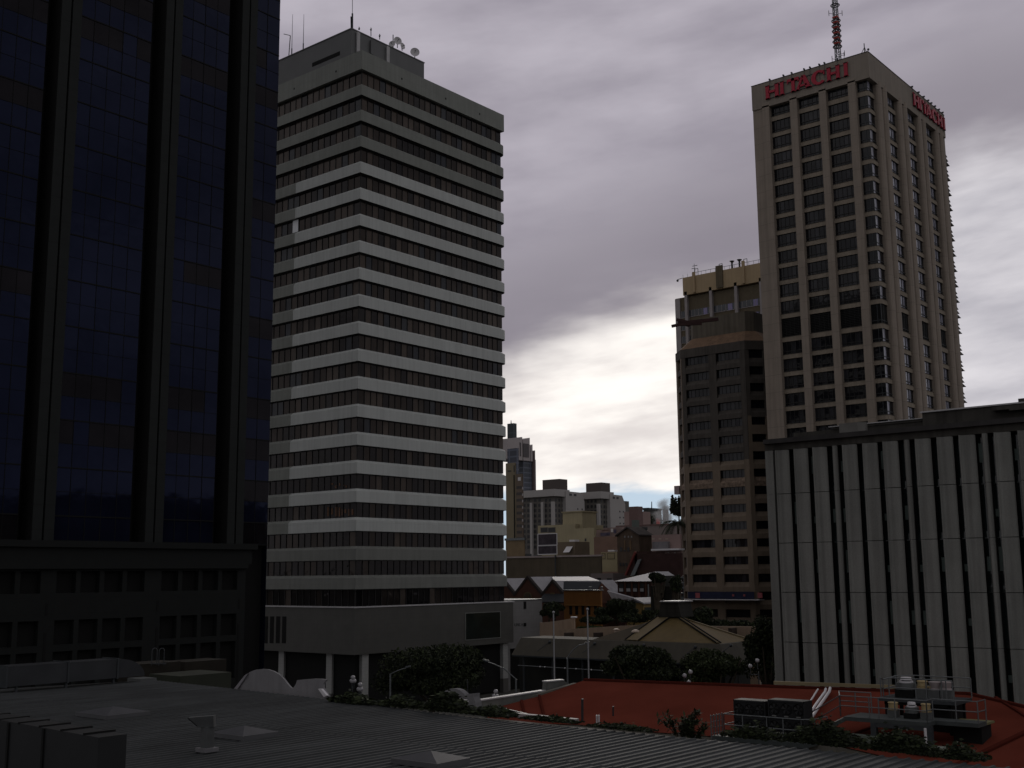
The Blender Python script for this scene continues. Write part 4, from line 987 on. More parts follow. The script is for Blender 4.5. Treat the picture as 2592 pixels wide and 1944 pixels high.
# brick gabled hall
M_dbr = mat('sooty brick', (.095, .066, .048), .9, .2, .6, joint=(.5, .15, .012, .7), streak=.2)
def hall():
    D = 250; c = onD(D, 1617, 1354); X, Yc = c.x, c.y; Yl = onX(X, 1562, 1354).y
    X1 = onY(Yc, 1649, 1354).x
    t = thing('brick_hall', 'sooty brick hall with a gable and arched windows, rising behind the grey roofed house', 'building', (X, Yc, 0))
    zr = onX(X, 1589, 1338).z; ze = c.z; ym = (Yc+Yl)/2
    mb = MB(); mb.prism([(X, Yl, 0), (X, Yc, 0), (X, Yc, ze), (X, ym, zr), (X, Yl, ze)], (X1-X, 0, 0)); w = mb.build('wall', M_dbr, t)
    mb = MB()
    for a, bb in (((Yl+.3, ze-.2), (ym, zr+.15)), ((ym, zr+.15), (Yc-.3, ze-.2))):
        mb.prism([(X-.4, a[0], a[1]), (X-.4, bb[0], bb[1]), (X-.4, bb[0], bb[1]+.3), (X-.4, a[0], a[1]+.3)], (X1-X+.8, 0, 0))
    mb.build('roof', mat('dark roof', (.05, .042, .04), .9, .2), t)
    def arch(px0, px1, py0, py1, m):
        a, b_ = onX(X-.05, px0, py0), onX(X-.05, px1, py1); r = abs(a.y-b_.y)/2; cy = (a.y+b_.y)/2
        P = [(X-.08, cy+r, b_.z), (X-.08, cy-r, b_.z)]+[(X-.08, cy-r*math.cos(PI*i/6), a.z-r+r*math.sin(PI*i/6)) for i in range(7)]
        mb = MB(); mb.prism(P, (.12, 0, 0)); mb.build('arched_window', m, t)
    for x0, x1 in ((1569, 1575), (1579, 1584), (1588, 1593)): arch(x0, x1, 1385, 1396, DK)
    for x0, x1 in ((1568, 1573), (1576, 1580), (1583, 1588)): arch(x0, x1, 1424, 1433, DK)
    for x0 in (1580, 1589, 1597): arch(x0, x0+3, 1356, 1361, mat('pale vent', (.2, .2, .2), .6, .1))
    for x0, x1 in ((1579, 1583), (1593, 1598)): 
        a, b_ = onX(X-.1, x0, 1368), onX(X-.1, x1, 1392); mb = MB(); mb.box(X-.12, X, a.y, b_.y, b_.z, a.z); mb.build('panel', mat('ochre brick', (.13, .085, .05), .9, .2), t)
hall()
b = bl('white_canopy_building', 'pink building with a long white canopy edge, behind the palm trunk', 'building', 240, 1722, 1352, 1649, 1726, MP, deep=8)
mb = MB(); a_, c_ = onX(b.X0-2, 1649, 1394), onX(b.X0-2, 1720, 1394); mb.box(b.X0-2.2, b.X0, c_.y, a_.y, a_.z, a_.z+.35); mb.build('canopy', M_paintw, b.t)
for x_ in (1660, 1675, 1690, 1706): wl(b, x_, x_+3, 1397, 1406, MHp, 'post', out=.3)
wl(b, 1651, 1690, 1371, 1389, mat('grey awning', (.16, .15, .16), .8, .2), 'awning', out=.8)
for x_ in (1650, 1667, 1684): wl(b, x_, x_+7, 1362, 1366, mat('pale tan', (.33, .26, .22), .8, .1), 'panel')
# dark red gabled building with a skylight strip
b = bl('dark_red_building', 'very dark red building with a steep sloped edge and a long grey skylight strip', 'building', 215, 1724, 1400, 1606, 1728, mat('dark maroon brick', (.042, .020, .018), .9, .25, .5, grain=.05))
p = onX(b.X0, 1610, 1397); q = onX(b.X0, 1585, 1456); r_ = onX(b.X0, 1610, 1456)
mb = MB(); mb.prism([(b.X0, p.y-.2, p.z+.1), (b.X0, q.y, q.z), (b.X0, r_.y-.2, q.z-.3)], (10, 0, 0)); mb.beam((b.X0-.2, p.y, p.z), (b.X0-.2, q.y, q.z), .4, .35, 1); mb.build('sloped_gable', [MATS['dark maroon brick'], mat('maroon trim', (.15, .03, .025), .7, .1)], b.t)
a1, a2, a3, a4 = onX(b.X0-.4, 1614, 1417), onX(b.X0-.4, 1623.5, 1414.5), onX(b.X0-.4, 1606, 1456), onX(b.X0-.4, 1595, 1458)
mb = MB(); mb.prism([a1, a2, a3, a4], (.2, 0, 0)); mb.build('skylight', M_steel, b.t)
# long blank tan wall
M_tan = mat('dark tan wall', (.090, .072, .050), .9, .10, .4, joint=(6, 3, .02, .9), streak=.15, grain=.06)
b = bl('long_wall_building', 'long dark tan blank walled building across the whole gap behind the brick gables', 'building', 240, 1521, 1408, 1280, 1524, M_tan, deep=10, cap=.35, capm=mat('pink coping', (.30, .25, .24), .8, .1))
mb = MB(); p = onX(b.X0-.4, 1405.5, 1404); mb.tube((b.X0-.4, p.y, 8), (b.X0-.4, p.y, p.z), .14, 6); mb.build('downpipe', M_dsteel, b.t)
for x_, w, h in ((1328, 4, 7), (1355, 3, 3)):
    p = onX(b.X0+2, x_, 1406); mb = MB(); mb.box(p.x, p.x+2, p.y-w*.09, p.y+w*.09, b.zt, b.zt+h*.085+.3); mb.build('roof_vent', M_steel, b.t)
# grey rendered house behind the gables
b = bl('grey_house', 'plain grey rendered house with two small square windows, right of the pale long roof', 'house', 225, 1551, 1451, 1495, 1585, mat('grey pink render', (.15, .125, .12), .9, .1, .4), deep=10)
wl(b, 1512, 1521, 1463, 1472, M_black); wl(b, 1536, 1548, 1464, 1471, M_black)
# row of brick gables
M_red = mat('red brick', (.085, .036, .024), .9, .15, .6, joint=(.46, .16, .014, .7), grain=.05); M_tinr = mat('pale tin roof', (.34, .33, .35), .5, .08, .6, streak=.12)
def gables():
    D = 200; c = onD(D, 1423, 1501); X = c.x
    t = thing('gabled_warehouse', 'red brick warehouse with three steep gables and pale tin roofs between them', 'warehouse', (X, c.y, 0))
    def P(x, y): q = onX(X, x, y); return q
    z0 = 0
    L = [(1270, 1462), (1302, 1502), (1335, 1458), (1372, 1502), (1398, 1468), (1425, 1500)]
    pts = [onX(X, *q) for q in L]
    prof = [(X, q.y, q.z) for q in pts]
    mb = MB(); mb.prism([(X, prof[0][1], 0)]+prof+[(X, prof[-1][1], 0)], (.5, 0, 0)); w = mb.build('gable_wall', M_red, t)
    mb = MB()
    for a, b_ in zip(prof[:-1], prof[1:]): mb.prism([(X-.12, a[1], a[2]-.45), (X-.12, b_[1], b_[2]-.45), (X-.12, b_[1], b_[2]+.08), (X-.12, a[1], a[2]+.08)], (.7, 0, 0))
    mb.build('coping', mat('dark coping', (.03, .024, .022), .9, .1), t)
    dz = .0
    for a, b_ in zip(prof[:-1], prof[1:]):
        mb = MB(); mb.prism([(X+.5, a[1], a[2]-.3), (X+.5, b_[1], b_[2]-.3), (X+.5, b_[1], b_[2]-.15), (X+.5, a[1], a[2]-.15)], (18, 0, 0)); mb.build('roof', M_tinr, t)
    # arched windows
    for cx, cy, rp in ((1335, 1512, 14), (1398, 1511, 11)):
        c_ = onX(X-.15, cx, cy); r = rp*200/2930
        mb = MB(); Q = [(X-.15, c_.y-r*math.cos(PI*i/14), c_.z+r*math.sin(PI*i/14)) for i in range(15)]; Q2 = [(X-.15, c_.y-(r-.2)*math.cos(PI*i/14), c_.z+(r-.2)*math.sin(PI*i/14)) for i in range(15)]
        for i in range(14): mb.prism([Q[i], Q2[i], Q2[i+1], Q[i+1]], (.2, 0, 0))
        o = mb.build('arch_surround', mat('ochre arch', (.10, .07, .035), .9, .1), t)
        mb = MB(); mb.prism([(X-.1, c_.y-(r-.2)*math.cos(PI*i/14), c_.z+(r-.2)*math.sin(PI*i/14)) for i in range(15)], (.05, 0, 0)); mb.build('arched_window', DK, o)
        for k in (-1, 0, 1): mb = MB(); mb.box(X-.2, X-.1, c_.y+k*.33*r-.06, c_.y+k*.33*r+.06, c_.z, c_.z+r*.75); mb.build('glazing_bar', MATS['ochre arch'], o)
    mb = MB(); a, b_ = onX(X-.25, 1290, 1514), onX(X-.25, 1425, 1513); mb.box(X-.3, X, b_.y, a.y, a.z-.2, a.z+.1); mb.build('string_course', MATS['ochre arch'], t)
    for x_ in (1386, 1397, 1409): 
        a = onX(X, x_, 1520); b_ = onX(X, x_+6, 1536); mb = MB(); mb.box(X-.08, X, a.y, b_.y, b_.z, a.z); mb.build('window', DK, t)
gables()
def longroof():
    # pale ridge strip, dark blue-black slope beneath it
    D = 205; a, b_ = onD(D, 1404, 1475), onD(D, 1524, 1474)
    t = thing('long_roof_building', 'building with a pale ridge and a near black slate slope, behind the orange front', 'building', (a.x, b_.y, 0))
    X = a.x; A = onX(X, 1404, 1475); Bp = onX(X, 1522, 1474); C_ = onX(X, 1538, 1500); Dp = onX(X, 1404, 1500)
    mb = MB(); mb.prism([(X-5, A.y, Dp.z-1.6), (X-5, Bp.y-1.5, Dp.z-1.6), (X, Bp.y, A.z), (X, A.y, A.z)], (0, 0, .15)); mb.build('slate_slope', mat('black slate', (.018, .02, .024), .8, .1), t)
    E_, F_ = onX(X+4, 1397, 1464), onX(X+4, 1490, 1461)
    mb = MB(); mb.prism([(X+.1, A.y+.2, A.z+.2), (X+.1, Bp.y+.4, A.z+.2), (X+4, F_.y, F_.z), (X+4, E_.y, F_.z)], (0, 0, .12)); mb.build('tin_ridge', M_tinr, t)
    mb = MB(); mb.box(X-5, X+6, Bp.y-1.5, A.y, 0, Dp.z-1.7); mb.build('wall', M_red, t)
    mb = MB(); mb.prism([(X-5, Bp.y-1.5, Dp.z-1.7), (X+4, Bp.y-1.5, Dp.z-1.7), (X, Bp.y-.1, A.z-.05)], (0, .3, 0)); mb.build('end_wall', M_red, t)
longroof()
M_orng = mat('orange render', (.20, .085, .022), .8, .08, .4, streak=.1)
b = bl('orange_building', 'bright orange fronted cafe building with dark doorways, among the bushes', 'building', 178, 1520, 1495, 1427, 1524, M_orng, deep=8, cap=.12, capm=M_steel)
ff = mat('orange letter', (.22, .12, .03), .8, .1)
for k, x_ in enumerate((1466, 1471, 1477)): wl(b, x_, x_+4, 1502, 1504.5, ff, 'letter_mark', out=.06)
for x_ in (1441, 1456, 1472, 1487, 1504): wl(b, x_, x_+7, 1534, 1556, M_black, 'doorway')
wl(b, 1427, 1520, 1531, 1533, mat('orange ledge', (.26, .13, .04), .8, .1), 'ledge', out=.25)
for x_ in (1493.5, 1523):
    p = onX(b.X0+1, x_, 1494); mb = MB(); mb.tube((p.x, p.y, b.zt), (p.x, p.y, b.zt+.5), .12, 8); mb.tube((p.x, p.y, b.zt+.45), (p.x, p.y, b.zt+.62), .24, 8); mb.build('roof_cowl', M_steel, b.t)
# house with pale hipped roof
def hiphouse():
    D = 190; c = onD(D, 1647, 1471); X, Yc = c.x, c.y; Yl = onX(X, 1563, 1471).y; X1 = X+9
    t = thing('brick_house', 'dark red brick house with pale curtained windows under a pale hipped tin roof', 'house', (X, Yc, 0))
    ze = c.z; w = Yl-Yc; zr = onX(X+5, 1638, 1447).z
    R1, R2 = (X+5, Yc+2.2, zr), (X+9, Yc+2.2, zr)
    o = .5; A, B, Cc, Dd = (X-o, Yl+o, ze), (X-o, Yc-o, ze), (X1, Yc-o, ze), (X1, Yl+o, ze)
    mb = MB(); mb.idx([A, B, Cc, Dd, R1, R2], [(0, 1, 4)[::-1], (1, 2, 5, 4)[::-1], (0, 4, 5, 3)[::-1], (2, 3, 5)[::-1], (0, 1, 2, 3)]); mb.build('roof', M_tinr, t)
    mb = MB(); mb.box(X, X1-.5, Yc, Yl, 0, ze-.02); mb.build('wall', mat('maroon brick', (.050, .020, .016), .9, .2, .6, joint=(.46, .16, .014, .7)), t)
    for x_ in (1567, 1585, 1602, 1619):
        a, b_ = onX(X, x_, 1477), onX(X, x_+12, 1498); mb = MB(); mb.box(X-.08, X, a.y, b_.y, b_.z, a.z); w_ = mb.build('window', DK, t)
        mb = MB(); h = (a.z-b_.z); mb.box(X-.11, X-.05, a.y-.08, b_.y+.08, b_.z+.05, b_.z+h*.42); mb.build('curtain', mat('white curtain', (.38, .38, .40), .8, .15), w_)
    for x_ in (1582, 1599, 1617, 1634): 
        a = onX(X-.25, x_, 1480); mb = MB(); mb.box(X-.3, X, a.y-.12, a.y+.12, 5, ze); mb.build('post', M_red, t)
    p = onX(X-.4, 1641, 1490); mb = MB(); mb.tube((X-.4, p.y, 6), (X-.4, p.y, ze-.5), .12, 6); mb.build('downpipe', M_steel, t)
hiphouse()
mb = MB(); P = [onD(183, 1537, 1496), onD(183, 1551, 1519.5), onD(183, 1609, 1516)]
q = [Vector((v.x+5, v.y+.5, v.z)) for v in P]
mb.prism(P, (.3, 0, .12)); mb.prism([onD(183, 1551, 1520), onD(183, 1609, 1517), onD(183, 1609, 1545), onD(183, 1551, 1545)], (1.5, 0, 0), 1)
solo('lean_to', mb, [M_tinr, mat('maroon brick', (.05, .02, .016))], 'pale triangular lean to roof between the orange front and the brick house', 'lean-to')
def shed():
    D = 168; c = onD(D, 1628, 1527); X = c.x
    t = thing('garden_shed', 'ochre yellow garden building with a pale gable roof, above the hipped brown roof', 'shed', (X, c.y, 0))
    Yl = onX(X, 1586, 1527).y; Yr = c.y; ze = c.z; zr = onX(X, 1608, 1519).z+.1; ym = (Yl+Yr)/2
    mb = MB(); mb.prism([(X, Yl, 0), (X, Yr, 0), (X, Yr, ze), (X, ym, zr), (X, Yl, ze)], (10, 0, 0)); mb.build('wall', mat('ochre yellow render', (.24, .16, .055), .85, .12, .4, streak=.15), t)
    mb = MB()
    for a, b_ in (((Yl+.4, ze-.1), (ym, zr+.05)), ((ym, zr+.05), (Yr-.4, ze-.1))): mb.prism([(X-.5, a[0], a[1]), (X-.5, b_[0], b_[1]), (X-.5, b_[0], b_[1]+.2), (X-.5, a[0], a[1]+.2)], (10.8, 0, 0))
    mb.build('roof', M_tinr, t)
    mb = MB(); mb.prism([(X-.08, Yl-.1, ze+.02), (X-.08, Yr+.1, ze+.02), (X-.08, ym, zr-.1)], (.05, 0, 0)); mb.build('gable_panel', M_steel, t)
    p = onX(X, 1631, 1540); mb = MB(); mb.box(X+.3, X+9, Yr-.08, Yr, ze-2.4, ze-.6); mb.build('window', M_dglass, t)
shed()
# dark masonry block with the fire stair
b = bl('masonry_block', 'dark square masonry block topped with foliage, behind the hipped brown roof', 'building', 150, 1712, 1483, 1646, 1722, mat('dark masonry', (.030, .028, .024), .95, .25, .5, joint=(.8, .4, .02, .7), streak=.3), deep=6)
b3 = bl('masonry_block', 'small grey upper block on the dark masonry block', 'building', 153, 1710, 1457, 1683, 1716, mat('grey dark block', (.05, .05, .046), .9, .15, .4), deep=4, z0=b.zt)
t = thing('fire_stair', 'dark steel zigzag fire stair against the brown tower', 'fire stair', onD(160, 1720, 1560))
for i in range(7):
    mb = MB(); y = 1462+i*13
    a_, c_ = onD(160, 1713, y), onD(160, 1729, y); mb.beam(a_, c_, 1.2, .14); mb.build('landing', M_steel, t)
    mb = MB(); mb.beam(onD(160, 1713 if i % 2 else 1729, y), onD(160, 1729 if i % 2 else 1713, y+13), .9, .12)
    mb.build('flight', M_dsteel, t)
for x_ in (1713, 1729): mb = MB(); mb.tube(onD(160, x_, 1458), onD(160, x_, 1560), .1, 6); mb.build('post', M_dsteel, t)

# ------------------------------------------------------------------ planting
M_leafA = mat('dark foliage', (.020, .026, .011), .8, .4, 1.2); M_leafB = mat('mid foliage', (.032, .042, .015), .8, .35, 1.2); M_leafC = mat('deep foliage', (.010, .014, .007), .85, .3, 1.2)
M_bark = mat('bark', (.06, .048, .035), .95, .2, 2)
def leafcloud(mb, c, rx, ry, rz, n, size, rnd, lobes=7, flat=0.0):
    """leaf clumps scattered through several overlapping lobes, thinner towards the rim"""
    L = []
    for i in range(lobes):
        a = rnd.uniform(0, 2*PI); e = rnd.uniform(-.5, .9); k = rnd.uniform(.25, .72)
        L.append((c[0]+math.cos(a)*rx*k*math.cos(e), c[1]+math.sin(a)*ry*k*math.cos(e), c[2]+rz*math.sin(e)*.62, rnd.uniform(.24, .48)))
    for i in range(n):
        l = rnd.choice(L); u = rnd.random()**.45
        th = rnd.uniform(0, 2*PI); cz = rnd.uniform(-.75, 1); sn = math.sqrt(max(0, 1-cz*cz))
        p = Vector((l[0]+rx*l[3]*u*sn*math.cos(th), l[1]+ry*l[3]*u*sn*math.sin(th), l[2]+rz*l[3]*u*cz))
        s = size*rnd.uniform(.55, 1.4)
        nrm = Vector((rnd.gauss(0, 1), rnd.gauss(0, 1), rnd.gauss(.5, .8))).normalized(); q = nrm.to_track_quat('Z', 'Y')
        mi = rnd.choices((0, 1, 2), (5, 3, 3))[0]
        a = rnd.uniform(0, PI); ca_, sa_ = math.cos(a), math.sin(a)
        P = [(-1, -.15), (-.3, -.5), (.6, -.35), (1, .1), (.3, .5), (-.6, .38)]
        mb.face([p+q @ Vector(((x*ca_-y*sa_)*s, (x*sa_+y*ca_)*s, rnd.uniform(-.1, .1)*s)) for x, y in P], mi)
def tree(name, label, cat, base, h, rx, rz, n=2600, size=.3, seed=1, group=None, cz=None, mats=None, ry=None, lobes=9):
    rnd = random.Random(seed); b = Vector(base)
    t = thing(name, label, cat, b, group)
    cz = cz if cz is not None else h-rz; c = (b.x, b.y, b.z+cz)
    mb = MB(); top = b+Vector((rnd.uniform(-.2, .2), rnd.uniform(-.2, .2), cz-rz*.35)); r = .035*h+.06
    mb.tube(b, top, r, 8, r2=r*.6)
    for i in range(6):
        a = 2*PI*i/6+rnd.uniform(-.4, .4); st = b.lerp(top, rnd.uniform(.6, 1)); en = Vector((c[0]+math.cos(a)*rx*.6, c[1]+math.sin(a)*(ry or rx)*.6, c[2]+rnd.uniform(-.1, .5)*rz))
        mid = st.lerp(en, .5)+Vector((0, 0, -.08*h)); mb.tube(st, mid, r*.42, 6, r2=r*.28); mb.tube(mid, en, r*.28, 6, r2=r*.08)
    mb.build('trunk', M_bark, t)
    mb = MB(); leafcloud(mb, c, rx, ry or rx, rz, n, size, rnd, lobes); mb.build('crown', mats or [M_leafA, M_leafB, M_leafC], t)
    return t
def bush(label, D, x, y, rpx, hpx, n=900, size=.22, seed=1, group='bushes around the hipped roof', mats=None, name='bush', cat='bush'):
    c = onD(D, x, y); k = D/FPX; rnd = random.Random(seed)
    mb = MB(); leafcloud(mb, c, rpx*k, rpx*k, hpx*k, n, size, rnd, 8)
    for i in range(4): mb.tube((c.x, c.y, c.z-hpx*k), (c.x+rnd.uniform(-1, 1)*rpx*k*.5, c.y+rnd.uniform(-1, 1)*rpx*k*.5, c.z+hpx*k*.3), .05, 5, r2=.02, mi=2)
    return solo(name, mb, mats or [M_leafA, M_leafB, M_leafC], label, cat, group, loc=(c.x, c.y, c.z-hpx*k))
def treepx(label, D, x, ytop, ybot, wpx, seed, n=2600, size=.28, group='street trees', mats=None, name='street_tree', lobes=9):
    """tree standing on the street, crown between rows ytop and ybot, wpx wide"""
    k = D/FPX; c = onD(D, x, (ytop+ybot)/2); rz = (ybot-ytop)/2*k
    return tree(name, label, 'tree', (c.x, c.y, 0), c.z+rz, wpx/2*k, rz, n, size, seed, group, cz=c.z, mats=mats, lobes=lobes)
treepx('wide dark street tree in front of the banded tower podium, beside its white columns', 118, 1095, 1625, 1790, 330, 3, n=26000, size=.16, lobes=20)
treepx('round dark tree in front of the long awning, left of the trio of globe lamps', 92, 1625, 1630, 1745, 235, 5, n=17000, size=.13, lobes=16)
treepx('lighter green loose tree before the awning corner, right of the trio of globe lamps', 90, 1812, 1632, 1760, 215, 8, n=14000, size=.12, mats=[M_leafB, M_leafB, M_leafA], lobes=12)
treepx('tall dark tree against the left edge of the finned block', 92, 1945, 1545, 1760, 130, 12, n=12000, size=.13, lobes=18)
treepx('low spreading tree filling the space below the awning', 96, 1725, 1690, 1775, 160, 13, n=7000, size=.13, mats=[M_leafC, M_leafA, M_leafC])
treepx('dark tree growing behind the hipped roof, in front of the brown tower base', 150, 1765, 1535, 1622, 120, 15, n=5500, size=.2, group='trees at the brown tower base')
treepx('bushy tree in front of the middle of the brown tower base', 152, 1850, 1548, 1630, 120, 16, n=5500, size=.2, group='trees at the brown tower base')
treepx('small dark tree at the right of the brown tower base, by the finned block', 155, 1930, 1560, 1640, 70, 17, n=3500, size=.2, group='trees at the brown tower base')
treepx('tree growing on top of the dark masonry block beside the grey block', 151, 1668, 1444, 1490, 58, 18, n=4000, size=.18, group='trees at the masonry block')
treepx('thin leafy tree between the pale hipped roof and the fire stair', 149, 1712, 1448, 1520, 40, 19, n=2500, size=.16, group='trees at the masonry block')
bush('dark bush below the brick gables, left of the orange front', 160, 1405, 1545, 45, 26, 4000, .16, 21)
bush('large dark bush between the orange front and the ochre shed', 158, 1560, 1545, 58, 34, 6500, .16, 22)
bush('low wide bush under the orange front doorways', 150, 1500, 1572, 62, 20, 4200, .16, 23)
bush('rounded bush in front of the ochre shed', 150, 1602, 1568, 55, 17, 3600, .16, 24)
bush('bush at the foot of the dark masonry block', 146, 1650, 1560, 36, 22, 2400, .16, 25)
bush('dark bush just right of the white tiled wall', 150, 1390, 1552, 22, 24, 1800, .16, 26)
g = bush('flat green ground cover on the terrace behind the curved peach wall', 142, 1490, 1591, 42, 5, 1200, .2, 27, mats=[M_leafB, mat('grass green', (.03, .075, .015), .8, .3), M_leafA])
# pines on the far ridge
mb_t = thing('pine_tree', 'tall dark spiky pine on the far ridge, cut by the brown tower', 'tree', (onD(520, 1718, 1330).x, onD(520, 1718, 1330).y, 0))
rnd = random.Random(4); c = onD(520, 1718, 1290); mb = MB(); mb.tube((c.x, c.y, 0), (c.x, c.y, c.z+3), .9, 8, r2=.2); mb.build('trunk', M_bark, mb_t)
mb = MB()
for x_, yt, yb, w in ((1702, 1252, 1300, 7), (1710, 1258, 1304, 9), (1719, 1255, 1306, 9), (1728, 1257, 1304, 9)):
    for i in range(420):
        u = rnd.random()**.7; y = yt+(yb-yt)*u; hw = w*(.15+.85*u)*(1 if yb-y > 6 else .6)
        p = onD(520+rnd.uniform(-1.5, 1.5), x_+rnd.uniform(-1, 1)*hw, y); s = rnd.uniform(.35, .8)
        n_ = Vector((rnd.gauss(0, 1), rnd.gauss(0, 1), rnd.gauss(0, .6))).normalized(); q = n_.to_track_quat('Z', 'Y')
        mb.face([p+q @ Vector(v)*s for v in ((-1, -.3, 0), (.2, -.5, 0), (1, .2, 0), (-.1, .5, 0))], 0 if rnd.random() < .7 else 1)
mb.build('crown', [M_leafC, M_leafA], mb_t)
# ridge trees so the far ground reads as a wooded rise
for k_, (x_, yt, yb, w, D_, lb) in enumerate(((1655, 1300, 1330, 44, 570, 'dark ridge tree beside the red banner, under the dark house'), (1598, 1318, 1336, 30, 520, 'low ridge tree below the pink building'))):
    treepx(lb, D_, x_, yt, yb, w, 40+k_, n=900, size=.8, group='ridge trees', name='ridge_tree')
# palm
def palm():
    D = 264; cr = onD(D, 1716, 1322); t = thing('palm_tree', 'palm tree with drooping dark fronds against the left side of the brown tower', 'palm tree', (cr.x, cr.y, 0))
    mb = MB(); mb.tube((cr.x-.3, cr.y, 0), (cr.x, cr.y, cr.z), .38, 10, r2=.24); mb.build('trunk', M_bark, t)
    rnd = random.Random(6)
    for i in range(22):
        a = 2*PI*i/22+rnd.uniform(-.15, .15); up = rnd.uniform(.2, 1.5); L = rnd.uniform(5.0, 6.8); mb = MB(); P = []
        for k in range(9):
            u = k/8; P.append(cr+Vector((math.cos(a)*L*(u-.22*u*u)*.86, math.sin(a)*L*(u-.22*u*u)*.86, up*1.8*u-4.9*u*u*(.6+.3*(1.5-up)))))
        mb.path(P, .05, 4)
        for k in range(1, 9):
            d = (P[k]-P[k-1]); s_ = d.cross(Vector((0, 0, 1))).normalized() if d.cross(Vector((0, 0, 1))).length > .01 else Vector((1, 0, 0))
            for j in range(3):
                o = P[k-1].lerp(P[k], j/3)
                for sg in (-1, 1):
                    ln = 1.15*(1-.45*k/8); e = o+s_*sg*ln*.65+Vector((0, 0, -ln*.75))+d*.4
                    mb.face([o, o+d*.22, e], 0)
        mb.build('frond', mat('palm green', (.028, .034, .018), .8, .3), t)
palm()

# ------------------------------------------------------------------ middle ground
# white tiled building joined to the banded tower
Yw = 113.4
p0, p1 = onY(Yw, 1288, 1519), onY(Yw, 1372, 1518)
t = thing('tiled_building', 'low pale tiled building with small dark lettering, against the right foot of the banded tower', 'building', (p0.x, Yw, 0))
M_tile = mat('pale grey tile', (.20, .195, .195), .6, .08, .5, joint=(.6, .6, .012, .75))
zb_ = onY(Yw, 1340, 1638).z
mb = MB(); mb.box(135.75, p1.x, Yw, Yw+14, zb_, p1.z); mb.build('wall', M_tile, t)
mb = MB(); mb.box(135.75, p1.x+.1, Yw-.1, Yw+14, p1.z, p1.z+.15); mb.build('coping', M_steel, t)
mb = MB(); mb.box(136.5, p1.x-3.5, Yw+1, Yw+13, 0, zb_); mb.build('base', M_black, t)
mb = MB(); mb.box(135.7, 136.5, Yw-.02, Yw+2, 0, zb_-.01); mb.build('pier', M_tile, t)
a, b_ = onY(Yw-.06, 1326, 1577), onY(Yw-.06, 1332, 1585); mb = MB(); mb.box(a.x, b_.x, Yw-.08, Yw, b_.z, a.z); mb.build('sign_square', M_black, t)
a, b_ = onY(Yw-.06, 1326, 1523), onY(Yw-.06, 1332, 1541); mb = MB(); mb.box(a.x, b_.x, Yw-.08, Yw, b_.z, a.z); mb.build('slot', M_black, t)
LM = mat('faint letter', (.07, .07, .07), .7, .1)
for ch, x_ in zip('UNCA', (1303, 1309, 1315, 1320)):
    a = onY(Yw-.06, x_, 1578); b_ = onY(Yw-.06, x_+4, 1584); w, h = b_.x-a.x, a.z-b_.z; mb = MB()
    def seg(u0, v0, u1, v1): mb.beam((a.x+u0*w, Yw-.03, b_.z+v0*h), (a.x+u1*w, Yw-.03, b_.z+v1*h), .05, .05)
    if ch == 'U': seg(0, 0, 0, 1); seg(1, 0, 1, 1); seg(0, 0, 1, 0)
    if ch == 'N': seg(0, 0, 0, 1); seg(1, 0, 1, 1); seg(0, 1, 1, 0)
    if ch == 'C': seg(0, 0, 0, 1); seg(0, 1, 1, 1); seg(0, 0, 1, 0)
    if ch == 'A': seg(0, 0, .5, 1); seg(1, 0, .5, 1); seg(.2, .4, .8, .4)
    mb.build('letter', LM, t)
# peach terrace walls
M_peach = mat('peach render', (.31, .225, .16), .85, .08, .3, streak=.12)
def wallpx(label, D, x0, x1, ytop0, ytop1, ybot, extra=(), th=.4, curved=False):
    c = onD(D, (x0+x1)/2, ytop0); X = c.x
    if curved:
        n = 12; P = []
        for i in range(n+1):
            u = i/n; x = x0+(x1-x0)*u; D_ = D-6*math.sin(u*PI/2); q = onD(D_, x, ytop0+(ytop1-ytop0)*u**1.4); P.append(q)
        mb = MB()
        for a, b in zip(P[:-1], P[1:]): mb.prism([(a.x, a.y, 4), (b.x, b.y, 4), b, a], (th, th*.3, 0))
        t = thing('garden_wall', label, 'wall', (P[0].x, P[0].y, 4), 'peach terrace walls'); mb.build('wall', M_peach, t)
        mb = MB(); mb.prism([P[-1]+Vector((-.1, .4, 0)), P[-1]+Vector((-.1, -.3, 0)), P[-1]+Vector((-.1, -.3, .15)), P[-1]+Vector((-.1, .4, .15))], (.3, 0, 0)); mb.build('end_cap', M_paintw, t)
        return t
    a, b = onX(X, x0, ytop0), onX(X, x1, ytop1)
    t = thing('garden_wall', label, 'wall', (X, (a.y+b.y)/2, 4), 'peach terrace walls')
    mb = MB(); mb.prism([(X, a.y, 4), (X, b.y, 4), b, a], (th, 0, 0)); mb.build('wall', M_peach, t)
    for x in extra:
        p = onX(X-.4, x, ytop0+4); q = onX(X-.4, x+20, ybot)
        mb = MB(); mb.prism([(X-1.0, p.y, q.z), (X-1.0, p.y, p.z), (X, p.y, p.z), (X, p.y, q.z)], (0, -(p.y-q.y)*.55, 0)); mb.build('buttress', mat('dark buttress', (.045, .032, .026), .9, .2), t)
    return t
wallpx('curved peach terrace wall rising to a white end cap, right of the tiled building', 138, 1366, 1453, 1576, 1564, 1620, curved=True)
wallpx('long peach retaining wall with dark buttresses, behind the left of the hipped roof', 124, 1366, 1640, 1597, 1580, 1625, extra=(1436, 1510))
wallpx('peach wall with one dark buttress, behind the right of the hipped roof', 124, 1780, 1915, 1585, 1586, 1625, extra=(1850,))
